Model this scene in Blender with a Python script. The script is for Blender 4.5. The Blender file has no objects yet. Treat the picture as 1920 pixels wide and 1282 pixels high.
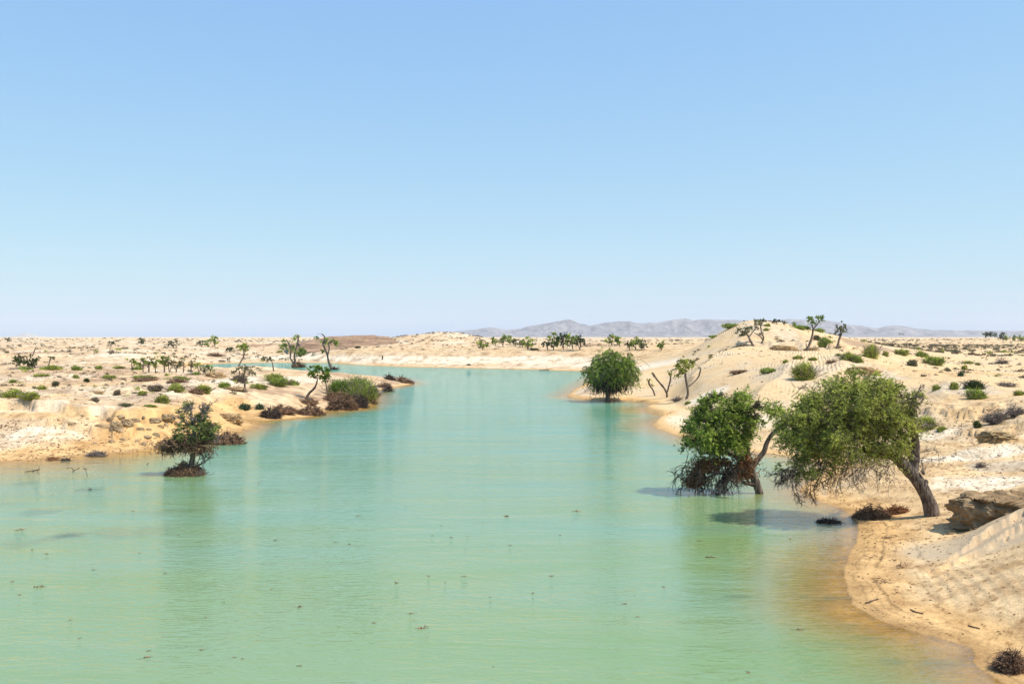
import bpy, math, random
import numpy as np
R = math.radians
random.seed(7)
rng = np.random.default_rng(11)
sc = bpy.context.scene
C = sc.collection

# ------------------------------------------------------------------ camera, world, sun, exposure
F = 1867.0        # focal length in photo pixels (photo 1920 wide)
HC = 8.0          # camera height above the water
HY = 631.0        # horizon row in the photo
cam_d = bpy.data.cameras.new('camera'); cam = bpy.data.objects.new('camera', cam_d); C.objects.link(cam)
cam_d.sensor_width = 36.0; cam_d.lens = F / 1920 * 36.0
cam_d.shift_y = (HY - 641.0) / 1920.0
cam_d.clip_start = 0.5; cam_d.clip_end = 40000
cam.location = (0, 0, HC); cam.rotation_euler = (R(90), 0, 0)
sc.camera = cam

SUN_EL, SUN_ROT = R(57), R(106)
w = bpy.data.worlds.new('World'); sc.world = w; w.use_nodes = True
wn, wl = w.node_tree.nodes, w.node_tree.links
bg = wn['Background']
sky = wn.new('ShaderNodeTexSky'); sky.sky_type = 'NISHITA'; sky.sun_disc = False
sky.sun_elevation = SUN_EL; sky.sun_rotation = SUN_ROT
sky.air_density = 1.0; sky.dust_density = 0.8; sky.ozone_density = 3.0; sky.altitude = 0
# bright thin desert haze: each channel's range is flattened, blue most
sp_ = wn.new('ShaderNodeSeparateColor'); cb_ = wn.new('ShaderNodeCombineColor'); wl.new(sky.outputs[0], sp_.inputs[0])
for i_, (p_, k_) in enumerate(((0.62, 2.36), (0.50, 3.46), (0.13, 7.4))):
    a_ = wn.new('ShaderNodeMath'); a_.operation = 'POWER'; a_.inputs[1].default_value = p_; wl.new(sp_.outputs[i_], a_.inputs[0])
    b_ = wn.new('ShaderNodeMath'); b_.operation = 'MULTIPLY'; b_.inputs[1].default_value = k_; wl.new(a_.outputs[0], b_.inputs[0]); wl.new(b_.outputs[0], cb_.inputs[i_])
wl.new(cb_.outputs[0], bg.inputs[0]); bg.inputs[1].default_value = 0.10

sd = bpy.data.lights.new('sun', 'SUN'); sun = bpy.data.objects.new('sun', sd); C.objects.link(sun)
sd.energy = 4.9; sd.angle = R(0.53); sd.color = (1.0, 0.95, 0.87)
sx, sy, sz = math.sin(SUN_ROT) * math.cos(SUN_EL), math.cos(SUN_ROT) * math.cos(SUN_EL), math.sin(SUN_EL)
from mathutils import Vector
sun.rotation_euler = Vector((sx, sy, sz)).to_track_quat('Z', 'Y').to_euler()
sun.location = (60, -20, 60)
sc.view_settings.view_transform = 'Standard'; sc.view_settings.look = 'None'
sc.view_settings.gamma = 1.0; sc.view_settings.use_curve_mapping = False
sc.view_settings.exposure = 0.0
sc.render.engine = 'CYCLES'
cy = sc.cycles
cy.max_bounces = 6; cy.diffuse_bounces = 2; cy.glossy_bounces = 2; cy.transmission_bounces = 3
cy.transparent_max_bounces = 6; cy.volume_bounces = 1; cy.use_denoising = True
cy.caustics_reflective = False; cy.caustics_refractive = False

# ------------------------------------------------------------------ numpy noise
_perm = rng.permutation(4096)
_ga = rng.random(4096) * 2 * math.pi
_gx, _gy = np.cos(_ga), np.sin(_ga)
def noise2(x, y):
    xi = np.floor(x).astype(np.int64); yi = np.floor(y).astype(np.int64)
    xf = x - xi; yf = y - yi
    u = xf * xf * xf * (xf * (xf * 6 - 15) + 10); v = yf * yf * yf * (yf * (yf * 6 - 15) + 10)
    def g(ix, iy, dx, dy):
        h = _perm[(_perm[ix & 4095] + iy) & 4095]
        return _gx[h] * dx + _gy[h] * dy
    a = g(xi, yi, xf, yf); b = g(xi + 1, yi, xf - 1, yf)
    c = g(xi, yi + 1, xf, yf - 1); d = g(xi + 1, yi + 1, xf - 1, yf - 1)
    return ((a + (b - a) * u) + ((c + (d - c) * u) - (a + (b - a) * u)) * v) * 1.5
def fbm(x, y, o=4, g=0.5):
    s = 0; a = 1.0; t = 0
    for k in range(o):
        s = s + a * noise2(x * 2 ** k + 17.3 * k, y * 2 ** k + 9.1 * k); t += a; a *= g
    return s / t
def ridged(x, y, o=4):
    s = 0; a = 1.0; t = 0
    for k in range(o):
        s = s + a * (1 - np.abs(noise2(x * 2 ** k + 31.7 * k, y * 2 ** k + 5.1 * k)) * 2); t += a; a *= 0.5
    return s / t
def sstep(a, b, x):
    t = np.clip((x - a) / (b - a), 0, 1); return t * t * (3 - 2 * t)

# ------------------------------------------------------------------ shoreline (level water, z = 0)
def W0(px, py, z=0.0):
    Y = F * (HC - z) / (py - HY); return ((px - 960) / F * Y, Y)
shore_px = [(-3000, 1150), (-1500, 1010), (-600, 915), (-200, 880), (0, 866), (60, 863), (110, 858), (150, 856), (200, 851), (240, 849), (285, 842),
  (330, 834), (380, 828), (415, 822), (440, 812), (470, 803), (484, 798), (470, 791), (458, 787), (490, 788), (530, 786), (560, 783), (580, 781), (604, 776),
  (612, 769), (640, 770), (672, 768), (690, 760), (706, 752), (708, 741), (700, 734), (716, 729), (738, 726), (760, 722), (772, 719),
  (768, 714), (748, 709), (720, 707), (690, 704), (640, 702), (560, 701), (470, 702), (400, 702), (362, 697), (350, 690), (368, 684), (400, 681.5),
  (440, 680.5), (480, 680), (540, 679.5), (600, 679.8), (640, 680.5), (665, 683), (700, 685), (740, 686.5), (780, 688), (840, 689), (900, 690.5), (960, 691.5),
  (1010, 693), (1060, 694.5), (1095, 695.5), (1120, 697), (1124, 703), (1112, 710), (1098, 718), (1085, 727), (1072, 735), (1061, 741),
  (1068, 745), (1085, 748), (1105, 750), (1140, 753), (1175, 751), (1205, 753), (1228, 758), (1214, 763), (1203, 767), (1215, 772), (1238, 777), (1256, 778),
  (1238, 785), (1226, 791), (1221, 797), (1232, 803), (1250, 810), (1275, 818), (1320, 830), (1380, 843), (1440, 850), (1490, 856), (1535, 866), (1552, 878), (1535, 893),
  (1508, 908), (1498, 920), (1515, 932), (1545, 944), (1575, 952), (1592, 962), (1606, 980), (1609, 998), (1603, 1020), (1592, 1042), (1581, 1060),
  (1579, 1078), (1586, 1098), (1589, 1118), (1600, 1136), (1625, 1150), (1665, 1167), (1700, 1179), (1740, 1190), (1785, 1203), (1818, 1214),
  (1828, 1224), (1826, 1240), (1848, 1262), (1885, 1284), (1960, 1330), (2080, 1420), (2250, 1600), (2600, 2100), (3200, 3400)]
shore = [W0(*p) for p in shore_px]
poly = np.array([(-400, -200)] + [(-300, 30)] + shore[0:] + [(16, -200)])
def shore_dist(x, y):
    """signed distance to the waterline in metres: positive on land"""
    shp = x.shape; x = x.ravel(); y = y.ravel()
    best = np.full(x.shape, 1e18); inside = np.zeros(x.shape, bool)
    n = len(poly)
    for i in range(n):
        x0, y0 = poly[i]; x1, y1 = poly[(i + 1) % n]
        dx, dy = x1 - x0, y1 - y0; L = dx * dx + dy * dy + 1e-12
        t = np.clip(((x - x0) * dx + (y - y0) * dy) / L, 0, 1)
        dd = (x - x0 - t * dx) ** 2 + (y - y0 - t * dy) ** 2
        best = np.minimum(best, dd)
        if y0 != y1:
            c = ((y0 > y) != (y1 > y)) & (x < (x1 - x0) * (y - y0) / (y1 - y0) + x0)
            inside ^= c
    d = np.sqrt(best); d[inside] *= -1
    return d.reshape(shp)

# ------------------------------------------------------------------ land heights: control points (px, py, distance)
ctl = []
def c_(px, py, Y): ctl.append((px, Y, HC - (py - HY) * Y / F))
def cz(px, Y, z): ctl.append((px, Y, z))
for p in shore_px[2:-3:2]:
    Y = F * HC / (p[1] - HY); cz(p[0], Y, 0.0)
for px in (-500, -150, 0, 120):
    c_(px, 826, 70); c_(px, 772, 76.5); c_(px, 750, 84); c_(px, 718, 112); c_(px, 700, 138)
for px in (200, 300): c_(px, 824, 72); c_(px, 776, 77.5); c_(px, 752, 86); c_(px, 728, 103)
c_(400, 800, 80); c_(400, 765, 88); c_(420, 735, 102); c_(330, 742, 90); c_(240, 735, 94)
c_(470, 760, 96); c_(540, 765, 103); c_(520, 730, 118); c_(585, 750, 108); c_(650, 745, 118); c_(640, 715, 150); c_(560, 705, 150)
c_(690, 738, 130); c_(740, 712, 168)
c_(490, 687, 178); c_(440, 695, 168); c_(540, 694, 176); c_(380, 693, 172); c_(600, 698, 180)
for px in (-500, -150, 60, 180, 280): c_(px, 689, 168); c_(px, 677, 215); c_(px, 667, 265); c_(px, 656, 330); c_(px, 647, 430)
c_(300, 696, 160); c_(90, 640, 520); c_(185, 636, 560)
for px in (380, 470, 560): c_(px, 673, 330); c_(px, 664, 370); c_(px, 652, 430)
for px in (640, 717, 800, 900, 1000): c_(px, 674, 290); c_(px, 661, 312); c_(px, 655, 335)
c_(1080, 676, 278); c_(1080, 656, 310); c_(1180, 680, 240); c_(1180, 657, 285); c_(1240, 657, 275)
c_(1150, 685, 215)
for px in (-500, 100, 400, 700, 1000, 1150): cz(px, 620, 4.6)
for px in (650, 1080, 1160): c_(px, 647, 430)
c_(760, 629, 420); c_(800, 626, 420); c_(860, 624, 420); c_(905, 633, 420); c_(840, 650, 360); c_(960, 643, 430); c_(700, 640, 430)
# right side
c_(1085, 722, 138); c_(1110, 712, 140); c_(1160, 715, 142); c_(1200, 705, 148); c_(1200, 738, 128); c_(1150, 735, 130)
c_(1250, 740, 125); c_(1290, 745, 116); c_(1220, 690, 165); c_(1270, 690, 150); c_(1290, 670, 175); c_(1300, 655, 200)
c_(1240, 768, 112); c_(1290, 775, 103); c_(1270, 797, 95); c_(1330, 745, 104); c_(1330, 712, 120); c_(1330, 690, 135)
c_(1345, 669, 150); c_(1390, 657, 155); c_(1400, 690, 120); c_(1400, 735, 98); c_(1380, 775, 86); c_(1400, 812, 76)
c_(1440, 664, 140); c_(1500, 668, 130); c_(1560, 668, 130); c_(1500, 700, 108); c_(1480, 735, 94); c_(1560, 735, 90); c_(1500, 790, 77)
c_(1600, 690, 108); c_(1640, 680, 115); c_(1660, 666, 140); c_(1600, 658, 155)
c_(1520, 657, 156); c_(1460, 656, 156); c_(1570, 655, 158)
c_(1395, 601, 188); c_(1430, 600, 190); c_(1470, 606, 192); c_(1510, 615, 195); c_(1345, 627, 190); c_(1550, 625, 196); c_(1590, 634, 200); c_(1640, 645, 205)
c_(1295, 655, 192); c_(1420, 632, 170); c_(1480, 635, 172); c_(1540, 641, 172); c_(1380, 632, 175); c_(1420, 646, 290); c_(1550, 643, 320)
c_(1700, 670, 150); c_(1700, 655, 230); c_(1760, 690, 118); c_(1800, 672, 165); c_(1800, 655, 240); c_(1920, 660, 230); c_(1920, 680, 150); c_(2200, 664, 200)
c_(1700, 700, 104); c_(1850, 702, 102); c_(1920, 712, 96); c_(1800, 712, 92); c_(1840, 716, 86); c_(1790, 745, 80); c_(1880, 725, 84); c_(1920, 742, 76); c_(2200, 700, 90)
c_(1700, 760, 78); c_(1740, 800, 66); c_(1850, 790, 66); c_(1920, 760, 66); c_(1880, 800, 62); c_(1790, 812, 62); c_(1740, 850, 57); c_(1850, 838, 58); c_(1920, 820, 58)
c_(1760, 900, 49); c_(1680, 880, 53); c_(1620, 900, 51); c_(1640, 960, 45); c_(1748, 968, 42.8); c_(1850, 900, 48.5); c_(1920, 895, 48.5); c_(1700, 1000, 39.5)
for px in (1740, 1800, 1920): c_(px, 648, 360); c_(px, 641, 520)
c_(1900, 634, 560); c_(1860, 636, 600); c_(1420, 640, 560); c_(1600, 642, 560)
# near right mound
c_(1760, 985, 40.5); c_(1830, 990, 39.5); c_(1790, 1030, 36.5); c_(1850, 998, 37.3); c_(1925, 962, 37.8); c_(2050, 900, 39); c_(2400, 880, 40); c_(1890, 1030, 33.5); c_(1960, 1000, 33.5)
c_(1700, 1060, 34); c_(1680, 1110, 31); c_(1760, 1120, 29.8); c_(1850, 1100, 29.6); c_(1920, 1090, 29); c_(2100, 1060, 28); c_(1900, 1180, 26.2); c_(1980, 1180, 25); c_(1850, 1215, 25.5); c_(2300, 1200, 22)
c_(1920, 925, 42); c_(1880, 950, 41.5)
for px in (-500, 0, 300, 600, 900, 1200, 1500, 1800, 2400):
    for Y, z in ((900, 4.9), (1500, 5.0), (3500, 5.0), (9000, 4.0)): cz(px, Y, z)
ctl = np.array(ctl)
P = np.stack([ctl[:, 0] / 500, np.log(ctl[:, 1]) * 2.2], 1); Zc = ctl[:, 2]
def U(r2): return 0.5 * r2 * np.log(r2 + 1e-9)
n = len(P)
K = U(((P[:, None] - P[None]) ** 2).sum(2)) + np.eye(n) * 2e-3
A = np.zeros((n + 3, n + 3)); A[:n, :n] = K; A[:n, n] = 1; A[:n, n + 1:] = P; A[n, :n] = 1; A[n + 1:, :n] = P.T
sol = np.linalg.solve(A, np.r_[Zc, 0, 0, 0])
def base_height(px, Y):
    q0, q1 = (px / 500).ravel(), (np.log(Y) * 2.2).ravel()
    out = np.full(q0.shape, sol[n]) + sol[n + 1] * q0 + sol[n + 2] * q1
    for i in range(n):
        out += sol[i] * U((q0 - P[i, 0]) ** 2 + (q1 - P[i, 1]) ** 2)
    return out.reshape(px.shape)

# grid (finer near the camera, coarser far away)
def rows():
    ys = [14.0]
    while ys[-1] < 9000:
        y = ys[-1]
        k = 0.0038 if y < 50 else 0.0056 if y < 60 else 0.0052 if y < 200 else 0.0075 if y < 330 else 0.013 if y < 900 else 0.05
        ys.append(y * (1 + k))
    return np.array(ys)
GY = rows(); GP = np.arange(-420, 2345, 2.9)
PX, YY = np.meshgrid(GP, GY)
XX = (PX - 960) / F * YY
SD = shore_dist(XX, YY)
SD = SD + (0.10 + 0.0016 * YY) * fbm(XX / (0.6 + YY / 60), YY / (1.0 + YY / 40), 4, 0.6) * 1.4
B = base_height(PX, YY)

def gauss_xy(x0, y0, rx, ry): return np.exp(-(((XX - x0) / rx) ** 2 + ((YY - y0) / ry) ** 2))
def at(px, Y): return ((px - 960) / F * Y, Y)
# where the land is rough, crumbly or dune-smooth
rightside = sstep(1060, 1200, PX + 40 * noise2(XX / 60, YY / 60))
def spot(px, Y, rx, ry):
    x, y = at(px, Y); return gauss_xy(x, y, rx, ry)
rough = 0.5 * (1 - rightside) * sstep(3, 9, SD)
rough += 1.0 * (PX < 330) * np.exp(-((SD - 11.5) / 3.2) ** 2) * sstep(120, 200, PX) * (YY < 100)
rough += 0.8 * spot(1470, 165, 10, 11) + 0.5 * spot(1540, 172, 9, 14) + 0.7 * spot(1630, 105, 4, 8) + 0.8 * spot(1800, 68, 5, 9) + 0.8 * spot(1900, 64, 4, 8)
rough += 0.7 * spot(1860, 98, 10, 12)
rough = np.clip(rough, 0, 1.2)
dunes = rightside * (YY < 240) * np.clip(1 - rough, 0, 1) * sstep(60, 90, YY)

Z = B.copy()
# mid scale hummocks on the left plateau and the far plain
farw = sstep(180, 600, YY)
landw = sstep(2, 14, SD)
Z += landw * (1 - rightside) * (0.52 * fbm(XX / 9, YY / 13, 4) + 0.30 * np.maximum(0, ridged(XX / 14 + 3, YY / 16, 3) - 0.72) * 2.0) * sstep(70, 100, YY) * (1 - 0.6 * sstep(160, 180, YY) * (PX > 330) * (YY < 230))
Z += landw * farw * (0.8 * fbm(XX / 40, YY / 60, 3) + 0.55 * np.maximum(0, fbm(XX / 22 + 9, YY / 40, 3)) * 1.8) * sstep(340, 480, YY)
Z += landw * rightside * 0.45 * fbm(XX / 16, YY / 16, 3) * (YY > 60) * (YY < 240) * (1 - 0.5 * sstep(185, 160, YY) * 0)
Z += rough * landw * (0.20 * fbm(XX / 1.6, YY / 2.2, 4, 0.6) + 0.22 * np.maximum(0, ridged(XX / 3.5, YY / 4.5, 4) - 0.6))
# terraces: thin crusted ledges that run along the slope
tz = Z * 2.6 + 0.6 * fbm(XX / 8, YY / 8, 3)
ter = (np.floor(tz) + sstep(0.0, 0.22, tz - np.floor(tz))) / 2.6 - (tz / 2.6)
Z += landw * np.clip(rough + 0.25 * (1 - rightside), 0, 1) * 0.55 * ter * (YY < 330)
# sharp-crested dunes on the right: a crest polyline, steep on one side
def crest(pts, A_, wl, wr):
    """pts: (px, distance) along the crest, from near to far; wl / wr: fall-off left and right of it"""
    global Z
    XC_ = XX + 1.1 * noise2(XX / 5, YY / 7) * sstep(45, 80, YY); YC_ = YY + 2.0 * noise2(XX / 6 + 9, YY / 8) * sstep(45, 80, YY)
    q = [at(*p) for p in pts]
    best = np.full(XX.shape, 1e9); side = np.zeros(XX.shape); tt = np.zeros(XX.shape); L = len(q) - 1
    for i in range(L):
        (x0, y0), (x1, y1) = q[i], q[i + 1]; dx, dy = x1 - x0, y1 - y0; l2 = dx * dx + dy * dy
        t = np.clip(((XC_ - x0) * dx + (YC_ - y0) * dy) / l2, 0, 1)
        d = np.sqrt((XC_ - x0 - t * dx) ** 2 + (YC_ - y0 - t * dy) ** 2 + 0.06)
        m = d < best; best = np.where(m, d, best)
        side = np.where(m, np.sign(dx * (YC_ - y0) - dy * (XC_ - x0)), side); tt = np.where(m, (i + t) / L, tt)
    wv = np.where(side > 0, wl, wr)
    Z = Z + A_ * np.exp(-best / wv) * np.sin(np.clip(tt, 0.02, 0.98) * math.pi) ** 0.5 * sstep(0.5, 6, SD)
crest([(1270, 112), (1300, 126), (1330, 138), (1370, 150), (1410, 156)], 1.15, 1.6, 7)
crest([(1405, 84), (1440, 92), (1465, 104), (1490, 118), (1520, 126)], 1.0, 1.4, 6)
crest([(1100, 128), (1150, 136), (1200, 144), (1250, 150)], 0.5, 2.0, 4)
crest([(1560, 95), (1585, 108), (1610, 118), (1650, 122)], 0.9, 1.8, 3)
crest([(1620, 118), (1670, 124), (1720, 126), (1765, 122)], 0.9, 3.2, 1.5)
crest([(1735, 68), (1760, 76), (1790, 84), (1830, 88)], 0.7, 1.5, 4)
crest([(1690, 35), (1760, 36.5), (1840, 38.0), (1925, 38.6), (2050, 39)], 0.16, 0.5, 1.8)
crest([(1790, 55), (1850, 56), (1900, 56), (2000, 57)], 0.9, 1.2, 1.6)
Z += rightside * (YY < 60) * landw * (0.05 * fbm(XX / 1.2, YY / 1.2, 3))
# cracked ledges in the near mound
def ledge(pts, dz, w=0.12, wide=1.6, warp=0.05, ws=4.0):
    global Z
    WX_ = XX + warp * noise2(XX * ws, YY * ws) + warp * 0.5 * noise2(XX * ws * 2.3, YY * ws * 2.3); WY_ = YY + warp * noise2(XX * ws + 50, YY * ws) + warp * 0.6 * noise2(XX * ws * 2.3 + 9, YY * ws * 2.3)
    q = [at(*p) for p in pts]; best = np.full(XX.shape, 1e9); side = np.zeros(XX.shape)
    for i in range(len(q) - 1):
        (x0, y0), (x1, y1) = q[i], q[i + 1]; dx, dy = x1 - x0, y1 - y0; l2 = dx * dx + dy * dy
        t = np.clip(((WX_ - x0) * dx + (WY_ - y0) * dy) / l2, 0, 1)
        d = np.hypot(WX_ - x0 - t * dx, WY_ - y0 - t * dy)
        m = d < best; best = np.where(m, d, best); side = np.where(m, np.sign(dx * (WY_ - y0) - dy * (WX_ - x0)), side)
    Z = Z + dz * np.where(side > 0, sstep(0, w, best), 0) * np.exp(-best / wide)
ledge([(1775, 33.2), (1800, 33.5), (1830, 34.2), (1850, 34.2), (1880, 34.5)], 0.16, 0.07, 0.9, 0.12, 3.0)
ledge([(1835, 35.4), (1862, 36.1), (1885, 36.3), (1905, 36.9), (1980, 37)], 0.32, 0.10, 1.3, 0.15, 2.5)
ledge([(1890, 34.9), (1930, 35.4), (2000, 35.5)], 0.22, 0.10, 0.8, 0.12, 3.0)
ledge([(-500, 75), (-150, 76), (60, 76.5), (180, 75.5), (240, 74.5), (330, 76.5), (400, 80)], 0.95, 0.55, 4.0, 1.5, 0.35)
ledge([(150, 73), (200, 72.6), (260, 73.0), (320, 74.5)], 0.5, 0.3, 2.2, 1.0, 0.7)
ledge([(-300, 86), (60, 88), (200, 90), (330, 93)], 0.35, 0.5, 4, 2.0, 0.25)
ledge([(-300, 240), (40, 246), (110, 250)], 1.0, 1.0, 9, 3.0, 0.06)
ledge([(380, 92), (430, 94), (480, 99), (560, 103)], 0.35, 0.4, 3, 1.5, 0.4)
ledge([(1740, 70), (1775, 68), (1815, 67), (1850, 68)], 0.5, 0.5, 2.5, 0.7, 0.9)
ledge([(1400, 160), (1450, 158), (1500, 159), (1550, 160)], 1.0, 0.8, 4, 2.0, 0.25)
ledge([(1850, 60), (1885, 59), (1930, 59.5)], 0.5, 0.3, 2, 0.6, 0.6)
Z += landw * sstep(0.2, 0.9, 1 - rightside) * 0.12 * fbm(XX / 2.3, YY / 3.2, 3) * (YY < 200)
# waterline: force the exact shore, with a short steep lip at the undercut dunes
wv = 1.2 + 0.012 * YY
lip = 0.28 * spot(1110, 126, 9, 16) + 0.25 * spot(1235, 110, 5, 14) + 0.35 * spot(1250, 95, 4, 10)
land = np.maximum(Z * sstep(-0.1, 1, SD / (wv * 2.2)) ** 0.8, 0.045 * np.minimum(SD, 6)) + lip * sstep(0.0, 0.7, SD)
land = np.maximum(land, 0.012)
bed = -0.012 - 0.17 * np.maximum(-SD, 0) ** 1.12
bed += 0.10 * spot(1640, 27, 2.4, 3.5) * sstep(0, 1, -SD) + 0.03 * fbm(XX / 2.5, YY / 2.5, 3) * sstep(0, 1, -SD)
shallow_left = sstep(480, 200, PX)
bed = np.where((SD < 0) & (PX < 520), -0.012 - (0.17 - 0.125 * shallow_left) * np.maximum(-SD, 0) ** 1.12, bed)
bed = np.maximum(bed, -2.6)
ZZ = np.where(SD > 0, land, np.minimum(bed, -0.012))
ZZ = np.where(YY > 1200, np.clip(ZZ, 3.5, 6.4), ZZ)

def col_of(px): return int(round((px - GP[0]) / (GP[1] - GP[0])))
def hit(px, py, ymin=16):
    """first point of the ground or water that the pixel's ray meets"""
    c = min(max(col_of(px), 0), len(GP) - 1)
    z = np.maximum(ZZ[:, c], 0.0); ray = HC - (py - HY) / F * GY
    k = np.nonzero((ray <= z) & (GY > ymin))[0]
    if len(k) == 0: i = int(np.searchsorted(GY, 480))
    else: i = k[0]
    Y = GY[i]
    if 0 < i and len(k):
        a = ray[i - 1] - z[i - 1]; b_ = ray[i] - z[i]; t = a / (a - b_ + 1e-9); Y = GY[i - 1] + (GY[i] - GY[i - 1]) * min(max(t, 0), 1)
    zz = ground_z(px, Y); return ((px - 960) / F * Y, Y, zz)
def ground_z(px, Y):
    c = (px - GP[0]) / (GP[1] - GP[0]); c = min(max(c, 0), len(GP) - 1.001); r = np.interp(Y, GY, np.arange(len(GY))); r = min(r, len(GY) - 1.001)
    c0, r0 = int(c), int(r); fc, fr = c - c0, r - r0
    return float((ZZ[r0, c0] * (1 - fc) + ZZ[r0, c0 + 1] * fc) * (1 - fr) + (ZZ[r0 + 1, c0] * (1 - fc) + ZZ[r0 + 1, c0 + 1] * fc) * fr)
def gz_xy(x, y): return ground_z(x / y * F + 960, y)

# ------------------------------------------------------------------ materials
def new_mat(name):
    m = bpy.data.materials.new(name); m.use_nodes = True
    nt = m.node_tree; b = nt.nodes['Principled BSDF']
    return m, nt, b
def N(nt, t, **k):
    nd = nt.nodes.new(t)
    for a, v in k.items():
        if a in nd.inputs: nd.inputs[a].default_value = v
        else: setattr(nd, a, v)
    return nd
def math_(nt, op, a, b=None, clamp=False):
    nd = nt.nodes.new('ShaderNodeMath'); nd.operation = op; nd.use_clamp = clamp
    for i, v in enumerate((a, b)):
        if v is None: continue
        if isinstance(v, (int, float)): nd.inputs[i].default_value = v
        else: nt.links.new(v, nd.inputs[i])
    return nd.outputs[0]
def mixc(nt, fac, a, b, mode='MIX'):
    nd = nt.nodes.new('ShaderNodeMix'); nd.data_type = 'RGBA'; nd.blend_type = mode
    for i, v in ((0, fac), (6, a), (7, b)):
        if isinstance(v, (int, float)): nd.inputs[i].default_value = v
        elif isinstance(v, tuple): nd.inputs[i].default_value = (*v, 1)
        else: nt.links.new(v, nd.inputs[i])
    return nd.outputs[2]
def ramp(nt, v, stops):
    nd = nt.nodes.new('ShaderNodeValToRGB'); nt.links.new(v, nd.inputs[0])
    e = nd.color_ramp.elements
    while len(e) < len(stops): e.new(0.5)
    for i, (p, c) in enumerate(stops):
        e[i].position = p; e[i].color = (c, c, c, 1) if isinstance(c, (int, float)) else (*c, 1)
    return nd.outputs[0]

def ground_material():
    m, nt, b = new_mat('desert_ground')
    at_ = N(nt, 'ShaderNodeAttribute', attribute_name='soil')
    mk = N(nt, 'ShaderNodeAttribute', attribute_name='mask')      # r ripples, g crust, b rough
    sep = nt.nodes.new('ShaderNodeSeparateColor'); nt.links.new(mk.outputs['Color'], sep.inputs[0])
    geo = nt.nodes.new('ShaderNodeNewGeometry'); pos = geo.outputs['Position']
    n1 = N(nt, 'ShaderNodeTexNoise', Scale=0.9, Detail=8.0, Roughness=0.62); nt.links.new(pos, n1.inputs['Vector'])
    n2 = N(nt, 'ShaderNodeTexNoise', Scale=7.0, Detail=6.0, Roughness=0.7); nt.links.new(pos, n2.inputs['Vector'])
    n3 = N(nt, 'ShaderNodeTexNoise', Scale=0.12, Detail=4.0); nt.links.new(pos, n3.inputs['Vector'])
    col = mixc(nt, math_(nt, 'MULTIPLY', mk.outputs['Alpha'], 0.55), at_.outputs['Color'], ramp(nt, n1.outputs['Fac'], [(0.32, (0.50, 0.42, 0.34)), (0.46, (0.86, 0.83, 0.80)), (0.60, (1.22, 1.22, 1.20))]), 'MULTIPLY')
    col = mixc(nt, math_(nt, 'MULTIPLY', mk.outputs['Alpha'], 0.45), col, ramp(nt, n2.outputs['Fac'], [(0.34, 0.55), (0.58, 1.14)]), 'MULTIPLY')
    # small darker grit and dung-like specks
    v = N(nt, 'ShaderNodeTexVoronoi', Scale=3.3); nt.links.new(pos, v.inputs['Vector'])
    n4 = N(nt, 'ShaderNodeTexNoise', Scale=0.5, Detail=3.0); nt.links.new(pos, n4.inputs['Vector'])
    thr = math_(nt, 'MULTIPLY', ramp(nt, n4.outputs['Fac'], [(0.45, 0.0), (0.7, 1.0)]), 0.17)
    sp = math_(nt, 'LESS_THAN', v.outputs['Distance'], thr)
    col = mixc(nt, math_(nt, 'MULTIPLY', math_(nt, 'MULTIPLY', sp, mk.outputs['Alpha']), 0.6), col, (0.16, 0.10, 0.06))
    nt.links.new(col, b.inputs['Base Color'])
    b.inputs['Roughness'].default_value = 0.95; b.inputs['Specular IOR Level'].default_value = 0.15
    # relief: wind ripples, cracked crust plates, grain
    wv_ = N(nt, 'ShaderNodeTexWave', wave_type='BANDS', bands_direction='X', Scale=0.85, Distortion=11.0, Detail=3.0)
    wv_.inputs['Detail Scale'].default_value = 0.22
    mp = nt.nodes.new('ShaderNodeMapping'); mp.inputs['Rotation'].default_value = (0, 0, R(28)); mp.inputs['Scale'].default_value = (1, 0.55, 1)
    nt.links.new(pos, mp.inputs[0]); nt.links.new(mp.outputs[0], wv_.inputs['Vector'])
    rip = math_(nt, 'MULTIPLY', math_(nt, 'MULTIPLY', wv_.outputs['Fac'], sep.outputs[0]), 0.085)
    vc = N(nt, 'ShaderNodeTexVoronoi', feature='DISTANCE_TO_EDGE', Scale=1.7)
    nt.links.new(pos, vc.inputs['Vector'])
    cr = math_(nt, 'MULTIPLY', math_(nt, 'MULTIPLY', math_(nt, 'MINIMUM', vc.outputs['Distance'], 0.16), sep.outputs[1]), 0.30)
    gr = math_(nt, 'MULTIPLY', n2.outputs['Fac'], 0.05)
    g2 = math_(nt, 'MULTIPLY', math_(nt, 'MULTIPLY', n1.outputs['Fac'], math_(nt, 'ADD', sep.outputs[2], 0.15)), 0.32)
    hsum = math_(nt, 'ADD', math_(nt, 'ADD', rip, cr), math_(nt, 'ADD', gr, g2))
    bp = N(nt, 'ShaderNodeBump', Strength=1.0, Distance=1.0); nt.links.new(hsum, bp.inputs['Height']); nt.links.new(bp.outputs[0], b.inputs['Normal'])
    return m
M_ground = ground_material()

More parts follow.
